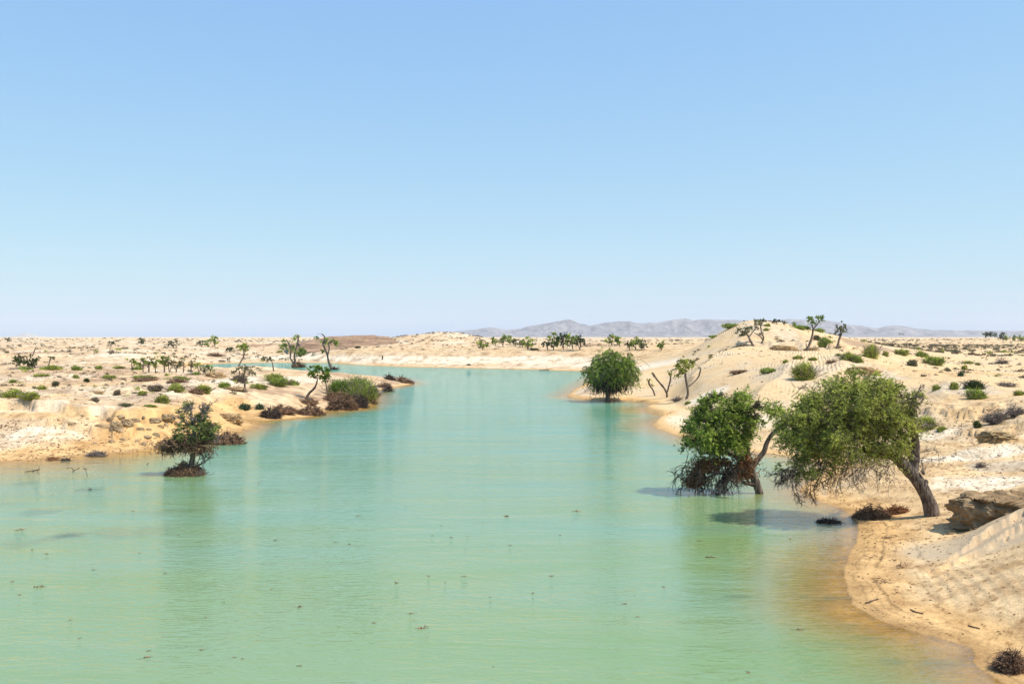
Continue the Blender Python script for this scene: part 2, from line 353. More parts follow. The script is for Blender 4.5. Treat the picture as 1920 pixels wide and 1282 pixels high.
def foliage_mat(name, c0, c1, trans=0.35):
    m = bpy.data.materials.new(name); m.use_nodes = True; nt = m.node_tree; nt.nodes.clear()
    out = nt.nodes.new('ShaderNodeOutputMaterial')
    a = N(nt, 'ShaderNodeAttribute', attribute_name='tint')
    col = mixc(nt, a.outputs['Fac'], c0, c1)
    d = nt.nodes.new('ShaderNodeBsdfDiffuse'); t = nt.nodes.new('ShaderNodeBsdfTranslucent')
    nt.links.new(col, d.inputs[0]); nt.links.new(col, t.inputs[0])
    mx = nt.nodes.new('ShaderNodeMixShader'); mx.inputs[0].default_value = trans
    nt.links.new(d.outputs[0], mx.inputs[1]); nt.links.new(t.outputs[0], mx.inputs[2]); nt.links.new(mx.outputs[0], out.inputs[0])
    return m
def plain_mat(name, c0, c1, scale=6.0, rough=0.9, bump=0.02):
    m, nt, b = new_mat(name)
    tc = nt.nodes.new('ShaderNodeTexCoord')
    n1 = N(nt, 'ShaderNodeTexNoise', Scale=scale, Detail=7.0, Roughness=0.65); nt.links.new(tc.outputs['Object'], n1.inputs['Vector'])
    a = N(nt, 'ShaderNodeAttribute', attribute_name='tint')
    f = math_(nt, 'ADD', ramp(nt, n1.outputs['Fac'], [(0.35, 0.0), (0.65, 1.0)]), math_(nt, 'SUBTRACT', a.outputs['Fac'], 0.5), True)
    nt.links.new(mixc(nt, f, c0, c1), b.inputs['Base Color']); b.inputs['Roughness'].default_value = rough; b.inputs['Specular IOR Level'].default_value = 0.2
    if bump:
        bp = N(nt, 'ShaderNodeBump', Strength=0.8, Distance=bump); nt.links.new(n1.outputs['Fac'], bp.inputs['Height']); nt.links.new(bp.outputs[0], b.inputs['Normal'])
    return m
def bark_mat():
    m, nt, b = new_mat('bark')
    tc = nt.nodes.new('ShaderNodeTexCoord'); mp = nt.nodes.new('ShaderNodeMapping'); mp.inputs['Scale'].default_value = (9, 9, 1.6)
    nt.links.new(tc.outputs['Object'], mp.inputs[0])
    n1 = N(nt, 'ShaderNodeTexNoise', Scale=1.0, Detail=7.0, Roughness=0.7, Distortion=1.2); nt.links.new(mp.outputs[0], n1.inputs['Vector'])
    nt.links.new(ramp(nt, n1.outputs['Fac'], [(0.40, (0.045, 0.030, 0.022)), (0.5, (0.16, 0.115, 0.085)), (0.66, (0.34, 0.27, 0.21))]), b.inputs['Base Color'])
    b.inputs['Roughness'].default_value = 0.95
    bp = N(nt, 'ShaderNodeBump', Strength=1.0, Distance=0.09); nt.links.new(n1.outputs['Fac'], bp.inputs['Height']); nt.links.new(bp.outputs[0], b.inputs['Normal'])
    return m
G_green = foliage_mat('leaf_green', (0.10, 0.15, 0.028), (0.58, 0.68, 0.13))
G_olive = foliage_mat('leaf_olive', (0.12, 0.15, 0.030), (0.68, 0.70, 0.15))
G_bright = foliage_mat('leaf_bright', (0.07, 0.14, 0.018), (0.33, 0.46, 0.065))
G_dusty = foliage_mat('leaf_dusty', (0.07, 0.095, 0.028), (0.46, 0.54, 0.14))
G_willow = foliage_mat('leaf_willow', (0.055, 0.115, 0.02), (0.42, 0.54, 0.085))
G_dark = foliage_mat('leaf_dark', (0.025, 0.050, 0.012), (0.10, 0.14, 0.04))
G_grey = foliage_mat('leaf_grey_green', (0.10, 0.11, 0.055), (0.26, 0.26, 0.14))
G_blue = foliage_mat('leaf_blue_green', (0.03, 0.085, 0.04), (0.10, 0.17, 0.08))
G_dry = foliage_mat('leaf_dry', (0.13, 0.10, 0.065), (0.32, 0.26, 0.17), 0.15)
G_scrub = foliage_mat('leaf_scrub', (0.09, 0.075, 0.05), (0.24, 0.20, 0.13), 0.2)
M_bark = bark_mat()
M_twig = plain_mat('twig_grey', (0.10, 0.075, 0.06), (0.30, 0.245, 0.21), 3, bump=0)
M_brown = plain_mat('brush_brown', (0.075, 0.042, 0.025), (0.40, 0.24, 0.14), 3, bump=0)
M_rust = plain_mat('brush_rust', (0.12, 0.05, 0.022), (0.46, 0.22, 0.10), 3, bump=0)
M_dead = plain_mat('dead_black_twigs', (0.022, 0.016, 0.013), (0.16, 0.11, 0.085), 3, bump=0)
M_clay = plain_mat('clay_crust', (0.44, 0.29, 0.14), (0.76, 0.57, 0.34), 1.6, bump=0.14)
M_clod = plain_mat('clay_clod', (0.42, 0.29, 0.16), (0.76, 0.60, 0.40), 3.0, bump=0.12)
M_mud = plain_mat('mud_brown', (0.13, 0.075, 0.04), (0.34, 0.21, 0.12), 2.0, bump=0.06)
M_post = plain_mat('dark_post', (0.01, 0.01, 0.01), (0.03, 0.03, 0.03), 3.0, bump=0.01)

def water_material():
    m = bpy.data.materials.new('milky_water'); m.use_nodes = True; nt = m.node_tree; nt.nodes.clear()
    out = nt.nodes.new('ShaderNodeOutputMaterial')
    dep = N(nt, 'ShaderNodeAttribute', attribute_name='depth')
    geo = nt.nodes.new('ShaderNodeNewGeometry'); pos = geo.outputs['Position']
    # ripples: short crests lying across the view, in patches
    mp = nt.nodes.new('ShaderNodeMapping'); mp.inputs['Scale'].default_value = (1.0, 2.7, 1); mp.inputs['Rotation'].default_value = (0, 0, R(-9)); nt.links.new(pos, mp.inputs[0])
    a = N(nt, 'ShaderNodeTexNoise', Scale=1.7, Detail=3.5, Roughness=0.55, Distortion=0.9); nt.links.new(mp.outputs[0], a.inputs['Vector'])
    mp2 = nt.nodes.new('ShaderNodeMapping'); mp2.inputs['Scale'].default_value = (0.12, 0.45, 1); mp2.inputs['Rotation'].default_value = (0, 0, R(6)); nt.links.new(pos, mp2.inputs[0])
    c = N(nt, 'ShaderNodeTexNoise', Scale=1.0, Detail=3.0, Distortion=0.6); nt.links.new(mp2.outputs[0], c.inputs['Vector'])
    pt = N(nt, 'ShaderNodeTexNoise', Scale=0.035, Detail=3.0); nt.links.new(mp.outputs[0], pt.inputs['Vector'])
    amp = ramp(nt, pt.outputs['Fac'], [(0.38, 0.35), (0.62, 1.0)])
    h = math_(nt, 'ADD', math_(nt, 'MULTIPLY', math_(nt, 'MULTIPLY', a.outputs['Fac'], amp), 0.055), math_(nt, 'MULTIPLY', c.outputs['Fac'], 0.10))
    bp = N(nt, 'ShaderNodeBump', Strength=1.0, Distance=1.0); nt.links.new(h, bp.inputs['Height'])
    # suspended silt: slow drifts of greener and bluer water
    n1 = N(nt, 'ShaderNodeTexNoise', Scale=0.06, Detail=4.0); nt.links.new(mp2.outputs[0], n1.inputs['Vector'])
    n1.inputs['Scale'].default_value = 0.5
    turb = mixc(nt, ramp(nt, n1.outputs['Fac'], [(0.35, 0.0), (0.65, 1.0)]), (0.205, 0.302, 0.112), (0.238, 0.325, 0.146))
    sx_w = nt.nodes.new('ShaderNodeSeparateXYZ'); nt.links.new(pos, sx_w.inputs[0])
    up = math_(nt, 'ADD', math_(nt, 'MULTIPLY', sx_w.outputs['Y'], 1 / 130.0), math_(nt, 'MULTIPLY', n1.outputs['Fac'], 0.6))
    turb = mixc(nt, ramp(nt, up, [(0.50, 0.0), (1.0, 1.0)]), turb, (0.120, 0.280, 0.170))     # clearer, more teal water upstream
    dens = math_(nt, 'SUBTRACT', 1.0, math_(nt, 'POWER', 2.718, math_(nt, 'MULTIPLY', dep.outputs['Fac'], -3.3)), True)
    turb2 = mixc(nt, ramp(nt, dep.outputs['Fac'], [(0.0, 0.0), (0.75, 1.0)]), (0.40, 0.31, 0.09), turb)
    wdn = N(nt, 'ShaderNodeAttribute', attribute_name='weed_reflection')
    turb2 = mixc(nt, math_(nt, 'MULTIPLY', wdn.outputs['Fac'], 0.8), turb2, (0.06, 0.115, 0.06))
    body = N(nt, 'ShaderNodeBsdfDiffuse'); nt.links.new(turb2, body.inputs[0]); nt.links.new(bp.outputs[0], body.inputs['Normal'])
    tr = N(nt, 'ShaderNodeBsdfTransparent'); tr.inputs[0].default_value = (0.95, 0.88, 0.66, 1)
    m1 = nt.nodes.new('ShaderNodeMixShader'); nt.links.new(math_(nt, 'ADD', dens, math_(nt, 'MULTIPLY', wdn.outputs['Fac'], 0.4), True), m1.inputs[0]); nt.links.new(tr.outputs[0], m1.inputs[1]); nt.links.new(body.outputs[0], m1.inputs[2])
    gl = N(nt, 'ShaderNodeBsdfGlossy', Roughness=0.03); gl.inputs[0].default_value = (1, 1, 1, 1); nt.links.new(bp.outputs[0], gl.inputs['Normal'])
    fr = N(nt, 'ShaderNodeFresnel', IOR=1.33); nt.links.new(bp.outputs[0], fr.inputs['Normal'])
    ff = math_(nt, 'MINIMUM', math_(nt, 'MULTIPLY', fr.outputs[0], 1.0), 0.43)
    m2 = nt.nodes.new('ShaderNodeMixShader'); nt.links.new(ff, m2.inputs[0]); nt.links.new(m1.outputs[0], m2.inputs[1]); nt.links.new(gl.outputs[0], m2.inputs[2])
    nt.links.new(m2.outputs[0], out.inputs[0])
    return m
M_water = water_material()

# ------------------------------------------------------------------ mesh helpers
def np_mesh(name, V, Fq, mat, smooth=False, tint=None):
    """V (n,3), Fq (m,3 or 4) -> mesh data"""
    V = np.asarray(V, np.float32); Fq = np.asarray(Fq, np.int32); k = Fq.shape[1]
    me = bpy.data.meshes.new(name)
    me.vertices.add(len(V)); me.vertices.foreach_set('co', V.ravel())
    me.loops.add(Fq.size); me.loops.foreach_set('vertex_index', Fq.ravel())
    me.polygons.add(len(Fq)); me.polygons.foreach_set('loop_start', np.arange(0, Fq.size, k, dtype=np.int32))
    try: me.polygons.foreach_set('loop_total', np.full(len(Fq), k, np.int32))
    except Exception: pass
    me.update(calc_edges=True)
    if smooth: me.polygons.foreach_set('use_smooth', np.ones(len(Fq), bool))
    if tint is not None:
        a = me.attributes.new('tint', 'FLOAT', 'POINT'); a.data.foreach_set('value', np.asarray(tint, np.float32))
    me.materials.append(mat); me.validate(); return me
def link(name, me, parent=None, loc=None, **props):
    o = bpy.data.objects.new(name, me); C.objects.link(o)
    if parent: o.parent = parent
    if loc is not None: o.location = loc
    for k, v in props.items(): o[k] = v
    return o
def grid_faces(nr, nc, keep=None):
    i = np.arange(nr * nc).reshape(nr, nc)
    f = np.stack([i[:-1, :-1], i[:-1, 1:], i[1:, 1:], i[1:, :-1]], -1)
    if keep is not None:
        kk = keep[:-1, :-1] | keep[1:, 1:] | keep[:-1, 1:] | keep[1:, :-1]; f = f[kk]
    return f.reshape(-1, 4)
def compact(V, Fq, *arr):
    used = np.unique(Fq); m = np.full(len(V), -1, np.int64); m[used] = np.arange(len(used))
    return (V[used], m[Fq]) + tuple(a[used] for a in arr)

# ------------------------------------------------------------------ ground
SAND = np.array((0.72, 0.495, 0.258)); PALE = np.array((0.84, 0.69, 0.49)); PINK = np.array((0.70, 0.50, 0.30)); WET = np.array((0.46, 0.275, 0.11))
GREYS = np.array((0.58, 0.50, 0.38)); CLAYC = np.array((0.40, 0.22, 0.12)); OCHRE = np.array((0.70, 0.45, 0.20)); BROWN = np.array((0.36, 0.22, 0.13))
def lerp(a, b, t): return a * (1 - t[..., None]) + b * t[..., None]
nA = fbm(XX / 14, YY / 22, 4); nB = fbm(XX / 5 + 40, YY / 9, 4); nC = fbm(XX / 1.7, YY / 2.5 + 9, 3)
soil = np.broadcast_to(SAND, XX.shape + (3,)).copy()
left = (1 - rightside)
soil = lerp(soil, PINK, left * 0.85)
soil = lerp(soil, PALE, np.clip(sstep(-0.05, 0.25, nA) * (0.5 * left + 0.13 * (YY > 60)) + 0, 0, 1))
soil = lerp(soil, BROWN, 0.62 * left * sstep(0.03, 0.26, nB + 0.3 * nC) * (YY > 84) * (YY < 220))
soil = lerp(soil, OCHRE, 0.35 * left * sstep(0.05, 0.25, -nB + 0.3 * nC) * (YY < 240))
soil = lerp(soil, GREYS, 0.3 * rightside * sstep(0.05, 0.3, nB))
ripm = dunes * sstep(-0.05, 0.3, nA + 0.25 * nC); crustm = np.zeros_like(Z)
# painted patches of soil: (px, py, half width px, half height px, colour, strength)
slab = np.clip(1.4 * spot(1860, 35.7, 3.4, 2.0), 0, 1)
def patch(px, py, rx, ry, colr, k, hard=0.35, warp=0.5):
    global soil
    x0, y0, _ = hit(px, py); yn = hit(px, py + ry)[1]; yf = hit(px, py - ry)[1]
    ryw = max(0.4, (yf - yn) / 2); y0 = (yn + yf) / 2; x0 = (px - 960) / F * y0; rxw = rx / F * y0
    q = np.sqrt(((XX - x0) / rxw) ** 2 + ((YY - y0) / ryw) ** 2) + warp * (0.9 * nC + 0.7 * nB)
    mk = k * sstep(1 + hard, 1 - hard, q); soil = lerp(soil, colr, mk); return mk
patch(75, 812, 95, 12, PALE, 0.9, 0.15); patch(60, 778, 80, 8, OCHRE, 0.6); patch(200, 772, 110, 6, OCHRE, 0.5)
patch(240, 768, 120, 6, PALE, 0.5); patch(435, 778, 32, 10, PALE, 0.9); patch(110, 757, 110, 6, PALE, 0.6)
patch(420, 715, 45, 8, PALE, 0.95); patch(215, 667, 60, 5, PALE, 0.9); patch(560, 712, 40, 10, PALE, 0.8); patch(500, 750, 60, 12, PINK, 0.7)
patch(100, 700, 120, 6, BROWN, 0.35); patch(330, 708, 60, 6, BROWN, 0.4); patch(60, 725, 80, 8, OCHRE, 0.35); patch(280, 755, 60, 10, BROWN, 0.25)
patch(60, 661, 75, 1.5, BROWN, 0.8, 0.2, 0.2); patch(90, 668, 140, 3, OCHRE, 0.35); patch(130, 653, 160, 3, SAND, 0.5)
patch(490, 648, 36, 3, CLAYC, 0.9, 0.2); patch(1125, 647, 34, 3, CLAYC, 0.8, 0.2, 0.2); patch(1625, 648, 42, 6, BROWN, 0.7, 0.2, 0.2)
patch(740, 665, 180, 6, GREYS, 0.35); patch(560, 668, 90, 5, PALE, 0.8)
crustm += patch(1835, 850, 110, 14, PALE, 0.95, 0.3); crustm += patch(1860, 905, 95, 14, PALE, 0.95, 0.3, 0.6); crustm += patch(1740, 815, 60, 10, PALE, 0.8, 0.3)
patch(1860, 868, 70, 4, OCHRE, 0.5, 0.3); crustm += patch(1330, 742, 36, 9, PALE, 0.9, 0.3) * 0.3; patch(1290, 790, 40, 10, PALE, 0.6); patch(1420, 790, 50, 16, PALE, 0.6)
patch(1230, 683, 40, 7, PALE, 0.85, 0.3); patch(1800, 700, 120, 5, OCHRE, 0.35); patch(1560, 735, 120, 10, SAND, 0.5)
soil = lerp(soil, np.array((0.56, 0.42, 0.265)), 0.8 * sstep(0.25, 0.75, slab + 0.12 * nC)); patch(1900, 1060, 40, 8, OCHRE, 0.35, 0.2, 0.2)
patch(1870, 875, 60, 12, GREYS, 0.6, 0.2, 0.3); patch(1810, 728, 60, 12, GREYS, 0.6); patch(1480, 700, 60, 22, GREYS, 0.35)
patch(1640, 700, 45, 12, GREYS, 0.6, 0.25); patch(1470, 648, 90, 8, GREYS, 0.4); patch(1450, 620, 60, 16, GREYS, 0.35)
# white band of dried crust along the far bank
farbank = (PX > 560) & (PX < 1260) & (YY > 200) & (YY < 420)
soil = lerp(soil, PALE, farbank * 0.95 * sstep(0.35, 0.75, ZZ + 0.25 * nB) * sstep(2.3, 1.7, ZZ + 0.3 * nB))
soil = lerp(soil, SAND * 0.92, farbank * 0.6 * sstep(2.0, 2.6, ZZ + 0.3 * nB) * sstep(5.0, 4.0, ZZ))
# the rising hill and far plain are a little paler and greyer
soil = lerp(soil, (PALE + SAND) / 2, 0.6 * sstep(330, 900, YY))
# damp rim, darkest at the waterline
dist = SD * (1 + 0.35 * nC)
wetw = np.where(PX < 700, 1.0 + 4.2 * sstep(620, 420, PX), np.where(YY > 200, 2.6, np.where(PX > 1550, 2.1, 1.2)))
soil = lerp(soil, lerp(np.broadcast_to(WET * 1.55, soil.shape), SAND * 0.85, np.full(XX.shape, 0.15)), 0.92 * sstep(1.25, 0.6, dist / wetw + 0.35 * nB))
soil = lerp(soil, WET, 0.9 * sstep(1.0, 0.1, dist / (np.where((PX > 1450) & (YY < 60), 0.55, 0.3) * wetw)) * (SD > -0.2))
soil = lerp(soil, WET * 1.25, (SD <= -0.2) * 1.0)
calm = 1 - 0.85 * sstep(0.3, 0.7, slab)
sp1 = fbm(XX / 3.5 + 7, YY / 8, 4, 0.65); sp2 = fbm(XX / 1.1, YY / 2.0 + 3, 3, 0.6)
soil = soil * (1 - 0.42 * (sstep(0.02, 0.30, sp1) * sstep(1.0, 3.0, SD) * (0.35 + 0.65 * sstep(180, 260, YY)) * (1 - 0.95 * dunes) * calm))[..., None] ** np.array((0.8, 1.0, 1.2))
soil = soil * (1 - 0.25 * (sstep(0.10, 0.35, sp2) * sstep(0.5, 2.0, SD) * (1 - 0.6 * dunes) * calm))[..., None] ** np.array((0.8, 1.0, 1.2))
near_ = (YY < 60) * (PX > 1450)
sdn = SD + 0.10 * fbm(XX / 0.9, YY / 0.9, 3) + 0.25 * fbm(XX / 4, YY / 4, 2)
for c0, wd0, st in ((0.42, 0.035, 0.35), (0.75, 0.03, 0.3), (1.05, 0.05, 0.5), (1.5, 0.03, 0.25), (2.3, 0.06, 0.35)):
    soil = soil * (1 - st * near_ * np.exp(-((sdn - c0) / wd0) ** 2) * sstep(-0.25, 0.15, nC))[..., None]
sp3 = fbm(XX / 0.35, YY / 0.5, 3, 0.6)
soil = soil * (1 - 0.5 * near_ * sstep(0.22, 0.42, sp3) * sstep(0.1, 0.5, SD) * calm)[..., None] ** np.array((0.8, 1.0, 1.2))
soil = np.clip(soil, 0.02, 0.86)
keep = SD > -7.5
V = np.stack([XX, YY, ZZ], -1).reshape(-1, 3); Fq = grid_faces(*XX.shape, keep)
ripm = np.where(YY < 62, 0.3 * spot(1790, 30.5, 2.2, 3.0), ripm) * sstep(0.8, 3.0, SD)
mask = np.stack([np.clip(ripm, 0, 1), np.clip(crustm, 0, 1), np.clip(rough, 0, 1), np.clip((1 - 0.75 * dunes) * calm, 0, 1)], -1).reshape(-1, 4)
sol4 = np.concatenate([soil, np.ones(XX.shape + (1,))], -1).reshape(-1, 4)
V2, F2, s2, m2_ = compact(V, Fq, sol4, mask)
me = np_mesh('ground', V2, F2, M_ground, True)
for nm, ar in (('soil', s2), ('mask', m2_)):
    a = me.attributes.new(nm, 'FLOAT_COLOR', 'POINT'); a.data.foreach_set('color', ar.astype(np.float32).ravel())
link('ground', me, kind='structure')

# ------------------------------------------------------------------ water sheet
wy = np.concatenate([np.linspace(-20, 13.5, 12), GY[::2]]); wy = wy[wy < 420]
wp = np.arange(-420, 2345, 8.7)
WP, WY = np.meshgrid(wp, wy); WX = (WP - 960) / F * np.maximum(WY, 14) * np.where(WY < 14, 1.6, 1)
wsd = shore_dist(WX, WY); keep = wsd < 2.5
gi = np.clip(np.searchsorted(GY, WY) - 0, 0, len(GY) - 1); gc = np.clip(((WP - GP[0]) / 2.9).round().astype(int), 0, len(GP) - 1)
dep = np.where(WY < 14, 2.0, np.maximum(0, -ZZ[gi, gc]))
Vw = np.stack([WX, WY, np.zeros_like(WX)], -1).reshape(-1, 3); Fw = grid_faces(*WX.shape, keep)
Vw, Fw, dw = compact(Vw, Fw, dep.ravel())
me = np_mesh('water', Vw, Fw, M_water, True)
a = me.attributes.new('depth', 'FLOAT', 'POINT'); a.data.foreach_set('value', dw.astype(np.float32))
wd_ = np.zeros(len(Vw)); nW = fbm(Vw[:, 0] / 1.3, Vw[:, 1] / 2.5, 4, 0.6)
for px, py, rx, ry, k_ in ((130, 1003, 42, 7, 1.0), (165, 918, 30, 4, 0.6), (45, 906, 30, 4, 0.5), (15, 944, 30, 5, 0.5), (75, 958, 70, 8, 0.45), (300, 960, 60, 8, 0.25), (240, 1000, 60, 12, 0.3), (35, 1020, 60, 10, 0.3), 
                           (600, 866, 90, 5, 0.25), (1560, 1120, 60, 5, 0.7), (1650, 1195, 60, 6, 0.7), (1720, 1240, 70, 8, 0.6), (1560, 1210, 60, 10, 0.5), (1600, 1170, 40, 6, 0.6), (1380, 1118, 30, 3, 0.6), (900, 702, 40, 2, 0.5)):  # dark weed patches; lower-right streaks also paint the big tree's reflection into the colour
    x0, y0 = W0(px, py); ya, yb = W0(px, py - ry)[1], W0(px, py + ry)[1]
    wd_ = np.maximum(wd_, k_ * sstep(1.35, 0.2, np.hypot((Vw[:, 0] - x0) / (rx / F * y0), (Vw[:, 1] - y0) / ((ya - yb) / 2)) + 1.6 * nW))
a = me.attributes.new('weed_reflection', 'FLOAT', 'POINT'); a.data.foreach_set('value', wd_.astype(np.float32))
link('water', me, kind='structure')

# ------------------------------------------------------------------ mountains on the horizon
def mountain_mat():
    m, nt, b = new_mat('mountain_rock')
    geo = nt.nodes.new('ShaderNodeNewGeometry')
    n1 = N(nt, 'ShaderNodeTexNoise', Scale=0.012, Detail=9.0, Roughness=0.7); nt.links.new(geo.outputs['Position'], n1.inputs['Vector'])
    nt.links.new(ramp(nt, n1.outputs['Fac'], [(0.4, (0.13, 0.12, 0.13)), (0.62, (0.30, 0.275, 0.275))]), b.inputs['Base Color']); b.inputs['Roughness'].default_value = 1
    return m
M_mtn = mountain_mat()
def mountains(name, sil, Y0, depth, x0, x1, step, seed, mat=None):
    px = np.arange(x0, x1, step); top = np.interp(px, [s[0] for s in sil], [s[1] for s in sil])
    nr = 72; t = np.linspace(0, 1, nr); top = top + 1.1 * np.abs(noise2(px / 9 + seed, px * 0)) * np.clip((631 - top) / 12, 0, 1) - 0.5 * np.abs(noise2(px / 4 + seed, px * 0 + 5)) * np.clip((631 - top) / 12, 0, 1)
    T, PXm = np.meshgrid(t, px, indexing='ij'); TOP = np.broadcast_to(top, T.shape)
    Ym = Y0 + (T - 0.55) * depth
    X = (PXm - 960) / F * Ym
    zt = (HY - TOP) / F * Y0 + 3.0
    prof = np.where(T < 0.55, (T / 0.55) ** 1.5, 1 - ((T - 0.55) / 0.45) ** 1.6)
    rg = ridged(X / 150 + seed + 0.4 * noise2(X / 200, Ym / 200), Ym / 420, 5)
    z = zt * prof * (1 - 0.9 * (1 - rg) * (1 - np.exp(-np.abs(T - 0.55) * 14))) + 3.5
    V = np.stack([X, Ym, z], -1).reshape(-1, 3)
    link(name, np_mesh(name, V, grid_faces(*X.shape), mat or M_mtn, True), kind='structure')
sil = [(760, 631), (790, 628), (861, 620), (897, 616), (917, 613), (929, 614), (947, 617), (976, 616), (985, 612), (1004, 609), (1032, 604), (1050, 600.5), (1067, 598), (1075, 600), (1086, 606), (1096, 607),
       (1106, 610), (1134, 604), (1157, 602), (1181, 601.5), (1186, 603.5), (1200, 606), (1217, 604), (1230, 604.5), (1252, 600), (1270, 598), (1288, 596), (1299, 599.7), (1333, 597), (1350, 599), (1378, 599),
       (1410, 602), (1444, 600), (1487, 597), (1511, 599), (1553, 600), (1594, 608), (1616, 610), (1648, 615), (1659, 611), (1678, 609.5), (1698, 611), (1714, 615), (1740, 617), (1762, 620), (1790, 625), (1830, 631)]
mountains('mountains', sil, 7000, 2200, 760, 1830, 2.6, 0)
mountains('mountains', [(1640, 631), (1700, 621), (1760, 618), (1807, 618.5), (1870, 619.5), (1960, 619), (2200, 622), (2340, 626)], 8200, 700, 1640, 2340, 4.0, 40)
mountains('mountains', [(10, 631), (28, 629), (40, 624.5), (50, 622), (58, 625), (75, 629), (90, 631)], 8200, 600, 10, 90, 2.0, 80, plain_mat('hazed_far_slope', (0.40, 0.37, 0.34), (0.50, 0.46, 0.42), 0.01, bump=0))  # far-left peak: fading by haze is put into its pale colour

# brown clay hill in the middle distance, level-topped and gullied
def clay_hill(name, px0, px1, top, Y0, depth, mat):
    px = np.linspace(px0, px1, 150); t = np.linspace(0, 1, 50); T, PXm = np.meshgrid(t, px, indexing='ij')
    Ym = Y0 + (T - 0.4) * depth; X = (PXm - 960) / F * Ym
    zt = HC + (HY - np.interp(PXm, [s[0] for s in top], [s[1] for s in top])) / F * Y0
    zb = np.vectorize(gz_xy)(X, Ym) - 0.35
    prof = sstep(0, 0.4, T) * sstep(1.0, 0.6, T)
    g = 0.45 * ridged(X / 5, Ym / 22, 4) * (prof * (1 - prof) * 4) + 0.15 * fbm(X / 3, Ym / 6, 3)
    h = zb + np.maximum(zt - zb, 0) * prof + g * 1.4
    tt = h * 1.1; h = (np.floor(tt) + sstep(0, 0.6, tt - np.floor(tt))) / 1.1 * 0.6 + h * 0.4
    V = np.stack([X, Ym, h - 0.25 * (prof < 0.02)], -1).reshape(-1, 3)
    link(name, np_mesh(name, V, grid_faces(*X.shape), mat, True), kind='structure')
def claymat():
    m, nt, b = new_mat('brown_clay'); geo = nt.nodes.new('ShaderNodeNewGeometry')
    mp = nt.nodes.new('ShaderNodeMapping'); mp.inputs['Scale'].default_value = (0.12, 0.12, 1.6); nt.links.new(geo.outputs['Position'], mp.inputs[0])
    n1 = N(nt, 'ShaderNodeTexNoise', Scale=1.0, Detail=8.0, Roughness=0.65); nt.links.new(mp.outputs[0], n1.inputs['Vector'])
    nt.links.new(ramp(nt, n1.outputs['Fac'], [(0.38, (0.19, 0.105, 0.055)), (0.62, (0.44, 0.27, 0.15))]), b.inputs['Base Color']); b.inputs['Roughness'].default_value = 0.95
    return m
M_bclay = claymat()
clay_hill('clay_hill', 540, 762, [(540, 646), (565, 641), (590, 636.5), (625, 631), (655, 629.5), (700, 629), (722, 631), (738, 637), (750, 642), (762, 646)], 395, 60, M_bclay)

# ------------------------------------------------------------------ haze
mv = bpy.data.materials.new('haze_air'); mv.use_nodes = True; nt = mv.node_tree; nt.nodes.clear()
o_ = nt.nodes.new('ShaderNodeOutputMaterial'); pv = nt.nodes.new('ShaderNodeVolumePrincipled')
pv.inputs['Color'].default_value = (0.86, 0.92, 1.0, 1); pv.inputs['Density'].default_value = 0.00006; pv.inputs['Anisotropy'].default_value = 0.0
nt.links.new(pv.outputs[0], o_.inputs['Volume'])
hx, hy0, hy1, hz0, hz1 = 7600, -300, 9600, -4.0, 175.0
V = [(x, y, z) for x in (-hx, hx) for y in (hy0, hy1) for z in (hz0, hz1)]
Fb = [(0, 1, 3, 2), (4, 6, 7, 5), (0, 4, 5, 1), (2, 3, 7, 6), (0, 2, 6, 4), (1, 5, 7, 3)]
link('haze', np_mesh('haze', V, Fb, mv), kind='stuff')

